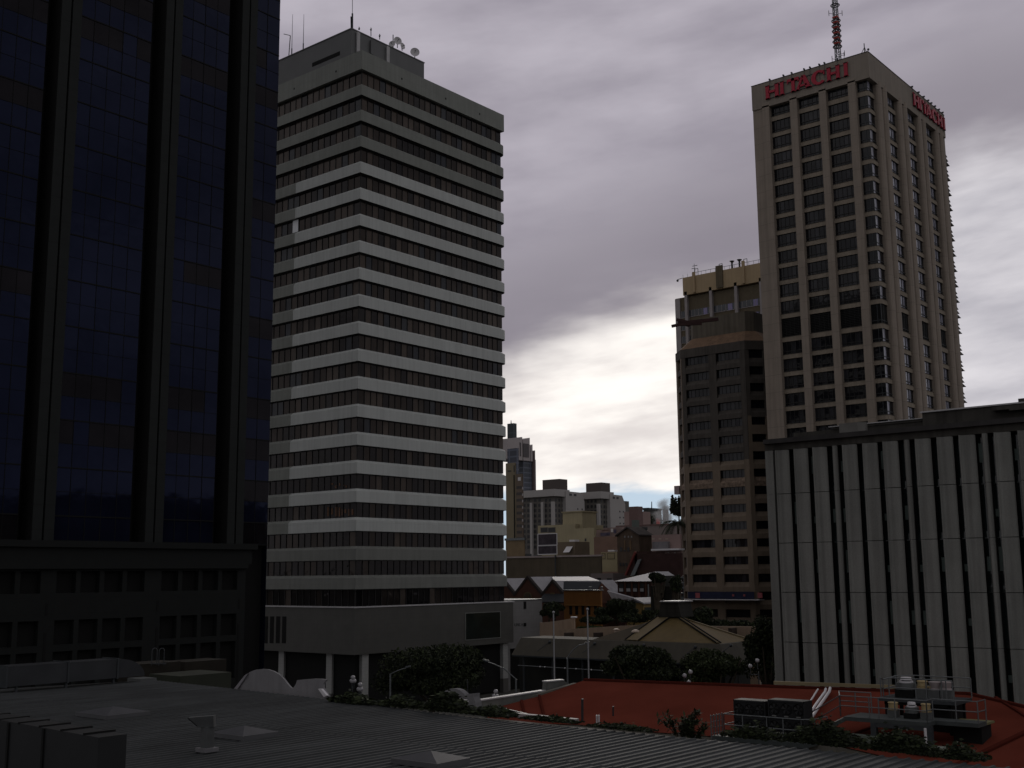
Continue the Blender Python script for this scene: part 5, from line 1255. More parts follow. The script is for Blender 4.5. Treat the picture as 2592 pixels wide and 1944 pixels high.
# low building with a deep awning and hipped roof
def awning():
    c = onD(105, 1823, 1630.6); X, Y = c.x, c.y; z = c.z; Yl = onX(X, 1348, 1616).y+1.5
    t = thing('market_building', 'long low brown building with a deep sloping awning and a gold hipped roof', 'building', (X, Y, 0))
    zl = onX(X+.9, 1700, 1672).z
    X1 = X+4
    M_fas = mat('olive grey fascia', (.078, .070, .056), .85, .1, .4, streak=.1, grain=.05)
    mb = MB()
    mb.idx([(X, Yl, z), (X, Y, z), (X1, Y, z), (X1, Yl, z), (X-1.0, Yl+.5, zl), (X-1.0, Y-1.0, zl), (X1, Y-1.0, zl), (X1, Yl, zl)], [(0, 4, 5, 1), (1, 5, 6, 2), (0, 1, 2, 3), (4, 7, 6, 5), (2, 6, 7, 3), (3, 7, 4, 0)])
    mb.build('awning', M_fas, t)
    mb = MB(); mb.box(X-1.02, X-.9, Y-1, Yl+.4, zl-.15, zl); mb.build('gutter', M_dsteel, t)
    mb = MB(); mb.box(X+1.5, X1-.1, Y+.5, Yl+1.5, 0, zl-.01); mb.build('wall', mat('dark shopfront', (.02, .02, .018), .8, .2), t)
    for i in range(7): mb = MB(); y = Y+.5+i*(Yl-Y-1)/6; mb.tube((X-.2, y, 0), (X-.2, y, zl), .12, 6); mb.build('post', M_dsteel, t)
    # pyramid roof
    A, B, Cc = onZ(z+.02, 1600, 1624), Vector((X+.3, Y+.3, z+.02)), Vector((X+6.5, Y+.3, z+.02))
    zr = z+3.0
    for _ in range(1): pass
    ap = onX(X+5.5, 1700, 1561); zr = ap.z
    R1, R2 = Vector((X+5.5, onX(X+5.5, 1684, 1562).y, zr)), Vector((X+5.5, onX(X+5.5, 1716, 1562).y, zr))
    A = Vector((X+.3, onX(X+.3, 1600, 1623).y, z+.02)); E_ = Vector((X+.3, onX(X+.3, 1500, 1620).y, z+.02)); F_ = Vector((X+6.5, E_.y, z+.02))
    G_ = mat('gold brown roof sheet', (.115, .078, .026), .75, .12, .4, streak=.15); Dk = mat('umber roof sheet', (.05, .038, .022), .85, .15, .4)
    mb = MB(); mb.idx([A, B, R2, R1], [(0, 1, 2, 3)]); mb.idx([B, Cc, R2], [(0, 1, 2)]); mb.idx([B-Vector((0, 0, .01)), A-Vector((0, 0, .01)), F_, Cc], [(0, 1, 2, 3)]); mb.build('roof', G_, t)
    mb = MB(); mb.box(X1+.01, X+6.3, Y+.5, E_.y-.5, 0, z-.05); mb.build('rear_wall', MATS['dark shopfront'], t)
    mb = MB(); mb.idx([E_, A, R1], [(0, 1, 2)]); mb.idx([E_, R1, R2, Cc, F_], [(0, 1, 2, 3, 4)]); mb.build('side_slope', Dk, t)
    mb = MB(); nn = Vector((-.4, 0, .9)).normalized()
    for a, b, w in ((A, R1, 1.5), (B, R2, .35), (Cc, R2, .3)):
        off = nn*.08
        mb.beam(a+off, b+off, w, .06)
    mb.build('hip_cap', mat('pale ridge sheet', (.145, .108, .052), .7, .12, .6), t)
    mb = MB()
    for a, b, s_ in ((A, R1, .78), (A, R1, -.78), (B, R2, .25), (B, R2, -.25)):
        o = Vector((0, s_, 0)); mb.beam(a+nn*.12+o, b+nn*.12+o, .09, .1)
    mb.build('ridge_seam', M_black, t)
    # dark vent box on top
    P = [onX(X+5, 1666, 1562), onX(X+5, 1724, 1562), onX(X+5, 1716, 1524), onX(X+5, 1673, 1524)]
    mb = MB(); mb.prism(P, (2.4, 0, 0)); mb.build('vent_box', MATS['dark masonry'], t)
    mb = MB(); a, b = onX(X+4.9, 1671, 1523.5), onX(X+4.9, 1718, 1523.5); mb.box(X+4.8, X+7.6, b.y, a.y, a.z, a.z+.1); mb.build('vent_cap', M_flash, t)
    p = onX(X+2.0, 1609, 1600); mb = MB(); mb.tube((p.x, p.y, p.z-.6), (p.x, p.y, p.z), .28, 10); mb.tube((p.x, p.y, p.z), (p.x, p.y, p.z+.12), .45, 10, r2=.40); mb.tube((p.x, p.y, p.z+.12), (p.x, p.y, p.z+.25), .40, 10, r2=.15); mb.build('roof_cowl', mat('peach metal', (.42, .33, .26), .5, .1), t)
    p = onX(X+2.5, 1560, 1594); mb = MB(); mb.tube((p.x, p.y, p.z-1), (p.x, p.y, p.z), .2, 10); mb.tube((p.x, p.y, p.z), (p.x, p.y, p.z+.12), .36, 10, r2=.2); mb.build('roof_cowl', MATS['peach metal'], t)
    # small lamps on the fascia
    for x_, y_ in ((1391, 1625), (1505, 1629), (1630, 1633), (1760, 1638), (1850, 1634)):
        p = onX(X-.3, x_, y_); mb = MB(); mb.ball(p, .16, 8, 6); mb.tube(p, p+Vector((-.9, .9, -.9)), .03, 4); mb.build('spotlight', M_dsteel, t)
    return X, Y, zl
AX, AY, AZ = awning()
t = thing('string_lights', 'string of small white bulbs hanging under the long awning', 'string lights', onX(AX-2, 1311, 1684))
mb = MB(); P = [onX(AX-2, 1311+i*22, 1684+i*1.35) for i in range(11)]; mb.path(P, .035, 4); mb.build('wire', M_steel, t)
for i, x_ in enumerate((1367, 1379, 1430, 1458, 1497, 1525)):
    mb = MB(); mb.ball(onX(AX-2, x_, 1684+(x_-1311)*.061), .075, 8, 6); mb.build('bulb', M_paintw, t)
# flagpoles
M_pole = mat('weathered pole paint', (.30, .30, .31), .6, .1)
for x0, x1, yt, lb in ((1400, 1404, 1553, 'tall bare white flagpole behind the grey parapet, nearer the tiled building'), (1487, 1491, 1545, 'tall bare white flagpole rising behind the peak of the red roof')):
    b = onD(88, x1, 1745); a = onD(88, x0+.8, yt); t = thing('flagpole', lb, 'flagpole', (b.x, b.y, 0), 'white flagpoles')
    mb = MB(); mb.tube((b.x, b.y, 0), (b.x, b.y, a.z), .085, 10, r2=.05); mb.build('pole', M_pole, t)
    mb = MB(); mb.ball((b.x, b.y, a.z+.06), .11, 10, 8); mb.build('finial', M_pole, t)
    mb = MB(); mb.box(b.x-.02, b.x+.02, b.y+.12, b.y+.16, 2, 2.3); mb.tube((b.x, b.y+.10, 1), (b.x, b.y+.07, a.z-.2), .012, 4); mb.build('halyard', M_dsteel, t)
# globe lamps: clusters on posts
M_globe = mat('opal globe', (.36, .35, .37), .3, .04)
def globes(D, post, gl, label, r=.27, base=0):
    p = onD(D, post[0], post[1]); t = thing('globe_lamp', label, 'street lamp', (p.x, p.y, base), 'white globe street lamps')
    mb = MB(); mb.tube((p.x, p.y, base), (p.x, p.y, p.z), .07, 8, r2=.05); mb.tube((p.x, p.y, base), (p.x, p.y, base+.6), .13, 8); mb.build('post', M_dsteel, t)
    for x, y in gl:
        c = onD(D, x, y); mb = MB(); mb.path([Vector((p.x, p.y, c.z-.6)), Vector((c.x, c.y, c.z-.6)), Vector((c.x, c.y, c.z-r*.8))], .03, 6); mb.build('arm', M_dsteel, t)
        mb = MB(); mb.ball(c, r, 16, 12); mb.build('globe', M_globe, t)
globes(100, (892, 1730), ((893.5, 1715), (890.5, 1723.5), (896.5, 1723.5)), 'globe lamp cluster between the white columns, upper left one', r=.19)
globes(98, (911, 1752), ((911.5, 1733), (908, 1744.5), (914, 1744.5)), 'globe lamp cluster between the white columns, lower right one', r=.19)
globes(84, (1744, 1735), ((1748, 1701), (1733, 1710), (1744, 1727)), 'globe lamp trio between two street trees, behind the red roof', r=.16)
globes(84, (1920, 1700), ((1917, 1672), (1899, 1686)), 'globe lamp beside the left edge of the finned block', r=.15)
globes(80, (1254, 1775), ((1255, 1751), (1251, 1762), (1257, 1762)), 'globe lamp cluster above the grey parapet, with one yellowed globe', r=.16)
# street lights with outreach arms
def streetlight(D, x, ytop, arm, label, double=False):
    b = onD(D, x, ytop); t = thing('street_light', label, 'street light', (b.x, b.y, 0), 'grey outreach street lights')
    mb = MB(); mb.tube((b.x, b.y, 0), b, .11, 8, r2=.07); mb.build('pole', M_steel, t)
    mb = MB(); P = [onD(D, *q) for q in arm]; mb.path([b]+P, .045, 6); mb.build('outreach_arm', M_steel, t)
    e = P[-1]; d = (P[-1]-(P[-2] if len(P) > 1 else b)).normalized(); mb = MB()
    q = d.to_track_quat('X', 'Z'); L = .42
    mb.idx([e+q @ Vector(v) for v in ((0, -.12, 0), (L, -.09, 0), (L, .09, 0), (0, .12, 0), (0, -.08, .14), (L, -.05, .1), (L, .05, .1), (0, .08, .14))], [(0, 3, 2, 1), (4, 5, 6, 7), (0, 1, 5, 4), (1, 2, 6, 5), (2, 3, 7, 6), (3, 0, 4, 7)]); mb.build('lantern', M_dsteel, t)
streetlight(92, 988, 1706, [(1010, 1696), (1027, 1691)], 'grey street light reaching right, in front of the big dark tree')
streetlight(84, 1306, 1719, [(1275, 1692), (1248, 1680), (1236, 1676)], 'grey street light reaching left over the grey parapet')
streetlight(97, 1436, 1665, [(1450, 1645), (1465, 1633), (1481, 1630)], 'dark street light curving right beneath the awning, between the two flagpoles')

# ------------------------------------------------------------------ red roofed building
M_redroof = mat('red roof sheet', (.135, .034, .023), .95, .20, .22, joint=(40, 40, .0, 1), grain=.04)
M_redroof.node_tree.nodes['Principled BSDF'].inputs['Specular IOR Level'].default_value = .0
RA, RB = onZ(10, 1479, 1722), onZ(10, 2449, 1757); RE = onZ(8.3, 2115, 1878)
RN = (RB-RA).cross(RE-RA).normalized()
def onR(x, y, up=0.0): d = ray(x, y); return EYE+d*((RA-EYE).dot(RN)/d.dot(RN))+Vector((0, 0, up))
M_ridge = mat('red ridge cap', (.075, .018, .013), .95, .1, spec=0.0)
def red_roof():
    t = thing('red_roof_building', 'low building with a wide brick red hipped roof, beyond the grey corrugated roof', 'building', (60, 35, 0))
    L1, L2, L3 = onR(1365, 1762), onR(1248, 1793), onR(1225, 1830)
    F1, F2 = onR(1462, 1834), onR(2115, 1886); F3 = onR(2439, 1928); V2 = onR(2600, 1852)
    low = onR(1640, 1860); fr = onR(2300, 1945)
    W1 = onR(2640, 1800)
    mb = MB(); mb.face([RA, L1, L2, L3, F1, onR(1640, 1852), F2, onR(2240, 1915), fr, F3, V2, W1, onR(2592, 1790), RB])
    # back slope
    bk = Vector((9, 1.5, -2.3)); mb.face([RB, RB+bk, RA+bk, RA][::-1]); o = mb.build('roof', M_redroof, t)
    mb = MB(); q0 = onR(2385, 1958); q1 = onR(2610, 1850)
    d = (q1-q0); s_ = Vector((-6, -9, -.3)); mb.face([q0, q0+Vector((-3, -9, .2)), q1+Vector((2, -9, .6)), q1][::-1]); mb.build('wing_roof', M_redroof, t)
    mb = MB(); mb.beam(RA+Vector((0, 0, .06)), RB+Vector((0, 0, .06)), .3, .12); mb.beam(RB+Vector((0, 0, .06)), onR(2600, 1792, .06), .3, .12); mb.beam(q0+Vector((0, 0, .08)), q1+Vector((0, 0, .08)), .28, .1); mb.build('ridge_cap', M_ridge, t)
    for (a, b) in (((1365, 1762), (1378, 1818)), ((1320, 1775), (1328, 1812)), ((2245, 1828), (2115, 1878)), ((2520, 1767), (2600, 1818))):
        mb = MB(); mb.beam(onR(*a, .05), onR(*b, .05), .16, .1); mb.build('roof_seam', M_ridge, t)
    mb = MB(); P = [L3, F1, onR(1640, 1852), F2, onR(2240, 1915)]
    for p, q in zip(P[:-1], P[1:]): mb.prism([(p.x, p.y, 0), (q.x, q.y, 0), (q.x, q.y, q.z-.06), (p.x, p.y, p.z-.06)], (.3, 0, 0))
    mb.prism([(RA.x, RA.y+.6, 0), (L2.x, L2.y+.6, 0), (L2.x, L2.y+.6, L2.z-.1), (RA.x, RA.y+.6, RA.z-.2)], (0, .3, 0))
    mb.prism([(RA.x+9, RA.y+.6, 0), (RB.x+9, RB.y, 0), (RB.x+9, RB.y, 7.6), (RA.x+9, RA.y+.6, 7.6)], (.3, 0, 0))
    mb.build('wall', mat('cream dark wall', (.14, .13, .11), .9, .1), t)
    # pale gutter along the front, left stretch
    mb = MB(); a, b = onR(1228, 1806, .1), onR(1462, 1829, .1); mb.beam(a, b, .35, .22); mb.build('gutter', mat('pale gutter', (.34, .32, .32), .6, .15, 3), t)
    mb = MB(); a, b = onR(1215, 1786, .15), onR(1345, 1816, .12); mb.beam(a, b, .09, .09); mb.build('cable_tray', M_steel, t)
    mb = MB(); a, b = onR(2110, 1874, .15), onR(2250, 1886, .15); mb.beam(a, b, .5, .5); mb.build('gutter_wall', mat('grey green render', (.13, .155, .13), .85, .12), t)
    # buff edge flashing along the ridge in front of the finned block
    mb = MB(); mb.beam(RA.lerp(RB, .53)+Vector((.2, 0, .25)), RA.lerp(RB, .93)+Vector((.2, 0, .25)), .2, .2); mb.build('ridge_flashing', mat('buff flashing', (.23, .19, .11), .7, .1), t)
    # left parapet
    Yp = L1.y+1.0
    p0, p1, p2, p3 = onY(Yp, 1203, 1777), onY(Yp, 1380, 1750), onY(Yp, 1383, 1727), onY(Yp, 1427, 1723)
    MPa = mat('grey rendered parapet', (.15, .15, .14), .85, .12, .6, streak=.2, grain=.06)
    mb = MB(); mb.prism([(p0.x, Yp, 4), (p1.x, Yp, 4), p1, p0], (0, .3, 0)); mb.build('parapet', MPa, t)
    mb = MB(); e = onY(Yp, 1443, 1733); mb.prism([(p1.x+.03, Yp, 4), (e.x, Yp, 4), e, p3, p2, (p1.x+.03, Yp, p1.z)], (0, .3, 0)); mb.build('parapet', MPa, t)
    mb = MB(); mb.beam(p0+Vector((0, .15, .05)), p1+Vector((0, .15, .05)), .42, .08); mb.beam(p2+Vector((0, .15, .05)), p3+Vector((0, .15, .05)), .42, .08); mb.build('coping', M_flash, t)
    for x_, y0, y1, r, m in ((1474, 1769, 1826, .07, M_dsteel), (1552, 1788, 1812, .05, M_dsteel)):
        b = onR(x_, y1); mb = MB(); mb.tube(b, onD((b-EYE).dot(FW), x_, y0), r, 8); mb.build('flue', m, t)
    for x_ in (1510.5, 1516):
        b = onR(x_, 1836); D_ = (b-EYE).dot(FW); mb = MB(); mb.path([b, onD(D_, x_, 1810)], .05, 8); mb.build('white_pipe', M_paintw, t)
red_roof()
# small curved white gable sculptures at the corner
def curved(label, D, pts, m=None, th=.35, base=None):
    P = [onD(D, x, y) for x, y in pts]; mb = MB()
    # sheet of vertical slices so the outline stays curved
    mb.prism(P, (th, -.1*th, 0)); return solo('curved_parapet', mb, m or M_pwhite, label, 'parapet', 'curved white parapets')
M_pwhite = mat('weathered white render', (.21, .205, .215), .85, .10, .8, streak=.15, grain=.06)
def arc(x0, x1, yb, yt, n=18, p=1.0): return [(x0+(x1-x0)*(.5-.5*math.cos(PI*i/n)), yb-(yb-yt)*math.sin(PI*i/n)**p) for i in range(n+1)]
pts = [(1113, 1768), (1118, 1757), (1127, 1748), (1139, 1743.5), (1152, 1743), (1164, 1747), (1173, 1755), (1179, 1764), (1172, 1790), (1130, 1782)]
curved('small curved white parapet with a dark gap, at the left end of the red roof', 63, pts)
mb = MB(); P = [onD(62, x, y) for x, y in ((1181, 1757), (1199, 1755), (1198, 1765), (1203, 1778), (1204, 1795), (1174, 1793), (1180, 1770))]; mb.prism(P, (.4, -.1, 0))
solo('curved_parapet', mb, M_pwhite, 'flared white parapet stub just right of the small curved one', 'parapet', 'curved white parapets')
a, b_ = onD(63.3, 1120, 1783), onD(62.3, 1206, 1793)
mb = MB(); mb.prism([(a.x, a.y, 0), (b_.x, b_.y, 0), b_, a], (.5, -.1, 0))
solo('garden_wall', mb, MATS['grey rendered parapet'], 'low grey rendered wall carrying the small curved white parapet', 'wall')
mb = MB(); mb.tube(onD(60, 1113, 1765), onD(60, 1185, 1778), .12, 8); solo('roof_pipe', mb, M_flash, 'pale metal pipe lying across the small curved white parapet', 'pipe')
mb = MB(); mb.tube(onD(66, 1184, 1765), onD(66, 1183, 1720), .035, 5); solo('roof_aerial', mb, M_dsteel, 'thin vertical rod above the small curved white parapet', 'aerial')
# condenser racks
XA = 57.4
def condenser(y0px, y1px, label):
    a, b = onX(XA, y0px, 1770), onX(XA, y1px, 1776); zt = a.z; zb = onX(XA, y0px, 1858).z; W_ = a.y-b.y; H_ = zt-zb
    t = thing('condenser_unit', label, 'air conditioner', (XA, (a.y+b.y)/2, zb), 'black multi fan condensers')
    mb = MB(); mb.box(XA, XA+.9, b.y, a.y, zb, zt); mb.build('casing', mat('charcoal casing', (.013, .0135, .015), .6, .15, 2), t)
    mb = MB()
    for z in (zt-.04, (zb+zt)/2, zb+.02): mb.box(XA-.05, XA, b.y, a.y, z-.05, z+.03)
    for y in (a.y-.03, b.y+.03): mb.box(XA-.05, XA, y-.03, y+.03, zb, zt)
    mb.build('frame', mat('charcoal frame', (.020, .021, .023), .6, .1), t)
    for r in (0, 1):
        for k in range(3):
            cy = a.y-W_*(k+.5)/3; cz = zt-H_*(.25+.5*r); R_ = min(W_/3, H_/2)*.44
            mb = MB(); n = 20
            for i in range(n):
                t0, t1 = 2*PI*i/n, 2*PI*(i+1)/n
                mb.face([(XA-.01, cy+math.cos(t0)*R_, cz+math.sin(t0)*R_), (XA-.01, cy+math.cos(t1)*R_, cz+math.sin(t1)*R_), (XA-.07, cy+math.cos(t1)*R_, cz+math.sin(t1)*R_), (XA-.07, cy+math.cos(t0)*R_, cz+math.sin(t0)*R_)])
            mb.face([(XA-.012, cy+math.cos(2*PI*i/n)*R_, cz+math.sin(2*PI*i/n)*R_) for i in range(n)][::-1], 1)
            for q in range(5):
                an = 2*PI*q/5; mb.face([(XA-.03, cy, cz), (XA-.045, cy+math.cos(an)*R_*.9, cz+math.sin(an)*R_*.9), (XA-.02, cy+math.cos(an+.7)*R_*.9, cz+math.sin(an+.7)*R_*.9)], 2)
            mb.build('fan', [MATS['charcoal frame'], M_black, mat('fan blade', (.02, .02, .022), .5, .1)], t)
            mb = MB(); mb.box(XA-.06, XA-.05, cy-.12, cy+.12, cz-R_-.10, cz-R_-.03); mb.build('badge', mat('grey badge', (.16, .16, .155), .6, .1), t)
    return zb
zc = condenser(1857, 1937, 'black six fan condenser, left of the pair on the red roof')
condenser(1944, 2036, 'black six fan condenser, right of the pair on the red roof')
def rail(mb, pts, zs=(0.0, -.5), posts=True, ph=1.0, r=.03):
    for dz in zs: mb.path([Vector((p[0], p[1], p[2]+dz)) for p in pts], r, 6)
    if posts:
        for p in pts: mb.tube((p[0], p[1], p[2]-ph), p, r*1.1, 6)
t = thing('condenser_platform', 'galvanised steel platform and guard rail around the black condensers', 'platform', (XA-.8, onX(XA, 1930, 1860).y, zc-.3))
a, b = onX(XA-.8, 1822, 1862), onX(XA-.8, 2042, 1874); z_ = zc-.04
mb = MB(); mb.box(XA-.9, XA+1.6, b.y, a.y+.4, z_-.22, z_); mb.build('deck', mat('galvanised deck', (.050, .058, .058), .6, .15, 2), t)
mb = MB()
y_s = [onX(XA-.8, x_, 1815).y for x_ in (1832, 1879, 1940, 1981, 2027)]; zt_ = onX(XA-.8, 1900, 1812).z
rail(mb, [(XA-.8, y, zt_) for y in y_s], zs=(0, -.55), ph=zt_-z_)
rail(mb, [(XA-.8, y_s[-1], zt_), (XA-.3, y_s[-1]-.5, zt_), (XA+1.2, y_s[-1]-.5, zt_)], zs=(0, -.55), ph=zt_-z_)
rail(mb, [(XA-.8, y_s[0], zt_), (XA+1.4, y_s[0]+.1, zt_)], zs=(0, -.55), ph=zt_-z_)
mb.build('guard_rail', M_steel, t)
mb = MB()
for k in range(5): yy = a.y+.25+.1*k; mb.tube((XA-.9+.3*k, a.y+.45, z_-1.2), (XA-.9+.3*k, a.y+.45, zt_-.1), .035, 6)
for q in range(8): mb.tube((XA-.9, a.y+.45, z_-1.1+q*.3), (XA+.3, a.y+.45, z_-1.1+q*.3), .02, 5)
mb.build('access_ladder', M_steel, t)
mb = MB()
for y in (a.y, (a.y+b.y)/2, b.y+.1): mb.tube((XA-.8, y, z_-1.2), (XA-.8, y, z_-.2), .06, 6); mb.tube((XA+1.4, y, z_-.9), (XA+1.4, y, z_-.2), .06, 6)
mb.box(XA-.86, XA-.74, b.y, a.y, z_-.34, z_-.22); mb.box(XA+1.34, XA+1.46, b.y, a.y, z_-.34, z_-.22)
mb.build('support_frame', M_dsteel, t)
# insulated pipes
for k, (P, lb, r) in enumerate(((((2071, 1760), (2059, 1780), (2046, 1800), (2042, 1808)), 'thin straight white pipe, leftmost of the three bent ones on the red roof', .05),
                              (((2091, 1759), (2089, 1767), (2067, 1798), (2056, 1815), (2051, 1826)), 'white insulated pipe in the middle of the three on the red roof', .075),
                              (((2102, 1757), (2100, 1766), (2088, 1784), (2073, 1806), (2057, 1830), (2050, 1846)), 'thickest white insulated pipe, nearest the walkway on the red roof', .085))):
    mb = MB(); Q = [onR(x, y, .35) for x, y in P]; mb.path(Q, r, 8)
    for q in Q: mb.ball(q, r*1.02, 8, 6)
    solo('insulated_pipe', mb, M_paintw, lb, 'pipe', 'white insulated pipes')
# lower walkway with rails, then the upper platform with exhaust fans
XW = 59.0
def W(x, y, X=XW): return onX(X, x, y)
zf = W(2250, 1822).z
t = thing('roof_walkway', 'grey steel walkway with handrails crossing the red roof to the exhaust fans', 'walkway', (XW, W(2250, 1822).y, zf-.3))
MD = MATS['galvanised deck']
ya, yb, yc_ = W(2135, 1818).y, W(2350, 1838).y, W(2460, 1838).y
mb = MB(); mb.box(XW, XW+2.2, yb, ya, zf-.2, zf); mb.box(XW+1.0, XW+2.2, yc_, yb, zf-.2, zf); mb.build('deck', MD, t)
e0 = Vector((XW+.6, ya, zf-.1)); e1 = onR(2068, 1862, .15); mb = MB(); mb.beam(e0, e1, 1.1, .2); mb.build('ramp', MD, t)
zr = zf+1.05; mb = MB()
ys = [W(x_, 1790).y for x_ in (2127, 2200, 2224, 2265, 2345)]
rail(mb, [(XW, y, zr) for y in ys], ph=1.05)
rail(mb, [(XW, ys[-1], zr), (XW+1.0, yb+.1, zr), (XW+1.0, (yb+yc_)/2, zr), (XW+1.0, yc_, zr), (XW+2.2, yc_, zr)], ph=1.05)
rail(mb, [(XW, ys[0], zr)]+[(XW+2.2, W(x_, 1770, XW+2.2).y, zr) for x_ in (2125, 2165, 2205)], ph=1.05)
rail(mb, [(XW, ys[0], zr), (e1.x, e1.y+.3, e1.z+1.0)], ph=1.0)
mb.build('handrail', M_steel, t)
mb = MB()
for x_, y0, y1 in ((2212, 1840, 1885), (2352, 1842, 1895)): p = W(x_, y0, XW+.1); q = W(x_, y1, XW+.1); mb.box(XW, XW+.3, p.y-.14, p.y+.14, q.z-.4, zf-.2)
p = W(2212, 1845); q = W(2352, 1845); mb.box(XW+.02, XW+.2, q.y, p.y, zf-.42, zf-.2); mb.build('support_frame', M_dsteel, t)
p = W(2342, 1850, XW-.6); mb = MB(); mb.tube((p.x, p.y, zf-1.6), (p.x, p.y, zf-.2), .07, 8); mb.build('white_post', M_paintw, t)
mb = MB(); c = onR(2352, 1903, .25); mb.box(c.x-.8, c.x+.5, c.y-.7, c.y+.7, c.z-.3, c.z); mb.build('plinth', mat('pale plinth', (.26, .29, .25), .8, .15), t)
XU = 61.6
zu = onX(XU, 2320, 1771).z
t2 = thing('upper_platform', 'raised dark steel platform with curved top rail holding the larger exhaust fans', 'platform', (XU, onX(XU, 2320, 1771).y, zu-.3))
ya2, yb2 = onX(XU, 2222, 1768).y, onX(XU, 2420, 1772).y
mb = MB(); mb.box(XU, XU+2.4, yb2, ya2, zu-.18, zu); mb.build('deck', M_dsteel, t2)
mb = MB(); zt2 = onX(XU, 2260, 1716).z
rail(mb, [(XU, onX(XU, x_, 1720).y, zt2) for x_ in (2249, 2316, 2343, 2382, 2393, 2409)], zs=(0, -.5), ph=zt2-zu)
zt3 = onX(XU+2.4, 2300, 1709).z
rail(mb, [(XU, ya2-.2, zt2), (XU+.8, ya2, zt3-.15), (XU+1.6, ya2-.4, zt3), (XU+2.4, ya2-1.1, zt3), (XU+2.4, (ya2+yb2)/2, zt3), (XU+2.4, yb2, zt3)], zs=(0, -.5), ph=zt3-zu)
mb.build('guard_rail', M_steel, t2)
mb = MB()
for y in (ya2-.4, yb2+.4):
    for x_ in (XU+.2, XU+2.2): mb.box(x_-.08, x_+.08, y-.08, y+.08, zu-2.2, zu-.18)
mb.box(XU+.12, XU+.28, yb2+.3, ya2-.3, zu-.34, zu-.18); mb.box(XU+2.12, XU+2.28, yb2+.3, ya2-.3, zu-.34, zu-.18)
mb.box(XU+.5, XU+1.9, yb2+.35, (ya2+yb2)/2-.4, zu-2.1, zu-.2)
mb.build('support_frame', M_black, t2)
M_cream = mat('cream fan shroud', (.38, .29, .15), .6, .1, 2); M_grm = mat('grey fan drum', (.10, .105, .105), .6, .15, 2); M_pkw = mat('pinkish white bowl', (.36, .31, .31), .6, .12, 2)
def fan(X, cx, yt, yb, wpx, kind, zfl, label):
    p = onX(X, cx, yt); q = onX(X, cx, yb); D_ = (p-EYE).dot(FW); r = wpx/2*D_/FPX; h = p.z-q.z
    t = thing('exhaust_fan', label, 'exhaust fan', (p.x, p.y, zfl), 'rooftop exhaust fans')
    mb = MB(); mb.box(p.x-r*.9, p.x+r*.9, p.y-r*.9, p.y+r*.9, zfl, q.z); mb.build('plinth', M_grm if kind != 'w' else M_black, t)
    c = (p.x, p.y)
    def cyl(z0, z1, r0, r1, name, m): mb = MB(); mb.tube((*c, z0), (*c, z1), r0, 20, r2=r1); return mb.build(name, m, t)
    if kind == 'w':
        cyl(q.z, q.z+h*.55, r, r*.95, 'drum', M_grm); cyl(q.z+h*.55, q.z+h*.68, r*.68, r*.68, 'cap_rim', M_paintw); cyl(q.z+h*.68, q.z+h*.78, r*.45, r*.45, 'neck', M_black); cyl(q.z+h*.78, p.z, r*.58, r*.5, 'cap', M_paintw)
    elif kind == 'y':
        cyl(q.z, q.z+h*.14, r*1.05, r*1.05, 'flange', M_cream); cyl(q.z+h*.2, p.z-h*.12, r*.88, r*.88, 'shroud', M_cream); cyl(p.z-h*.12, p.z, r*1.0, r*.95, 'cap', M_cream)
    else:
        cyl(q.z, q.z+h*.25, r*.8, r*.75, 'flange', M_pkw); cyl(q.z+h*.25, p.z, r*.6, r*1.0, 'bowl', M_pkw)
fan(XU+1.0, 2293, 1714, 1744, 50, 'w', zu, 'white capped large exhaust fan, left on the upper platform')
fan(XU+1.0, 2334, 1723, 1741, 27, 'y', zu, 'cream square shouldered fan in the middle of the upper platform')
fan(XU+1.0, 2366, 1726, 1747, 32, 'p', zu, 'pinkish bowl shaped fan beside the cream one on the upper platform')
fan(XU+1.0, 2396, 1726, 1747, 30, 'p', zu, 'pinkish bowl shaped fan at the right end of the upper platform')
fan(XW+1.3, 2260, 1777, 1796, 26, 'y', zf, 'cream fan at the left end of the lower walkway')
fan(XW+1.3, 2307, 1777, 1804, 36, 'w', zf, 'white capped fan in the middle of the lower walkway')
fan(XW+1.3, 2343, 1781, 1802, 25, 'y', zf, 'cream fan right of the white capped one on the lower walkway')
mb = MB(); c = onR(2452, 1862, 0); p = onX(XW+2.2, 2452, 1828)
mb.box(p.x-.3, p.x+1.2, p.y-.7, p.y+.7, c.z-.3, p.z-.1, 1); mb.box(p.x-.45, p.x+1.35, p.y-.85, p.y+.85, p.z-.1, p.z, 0)
solo('roof_hatch', mb, [mat('olive lid', (.16, .15, .07), .7, .1), M_black], 'olive lidded dark box at the right end of the walkway', 'roof hatch')

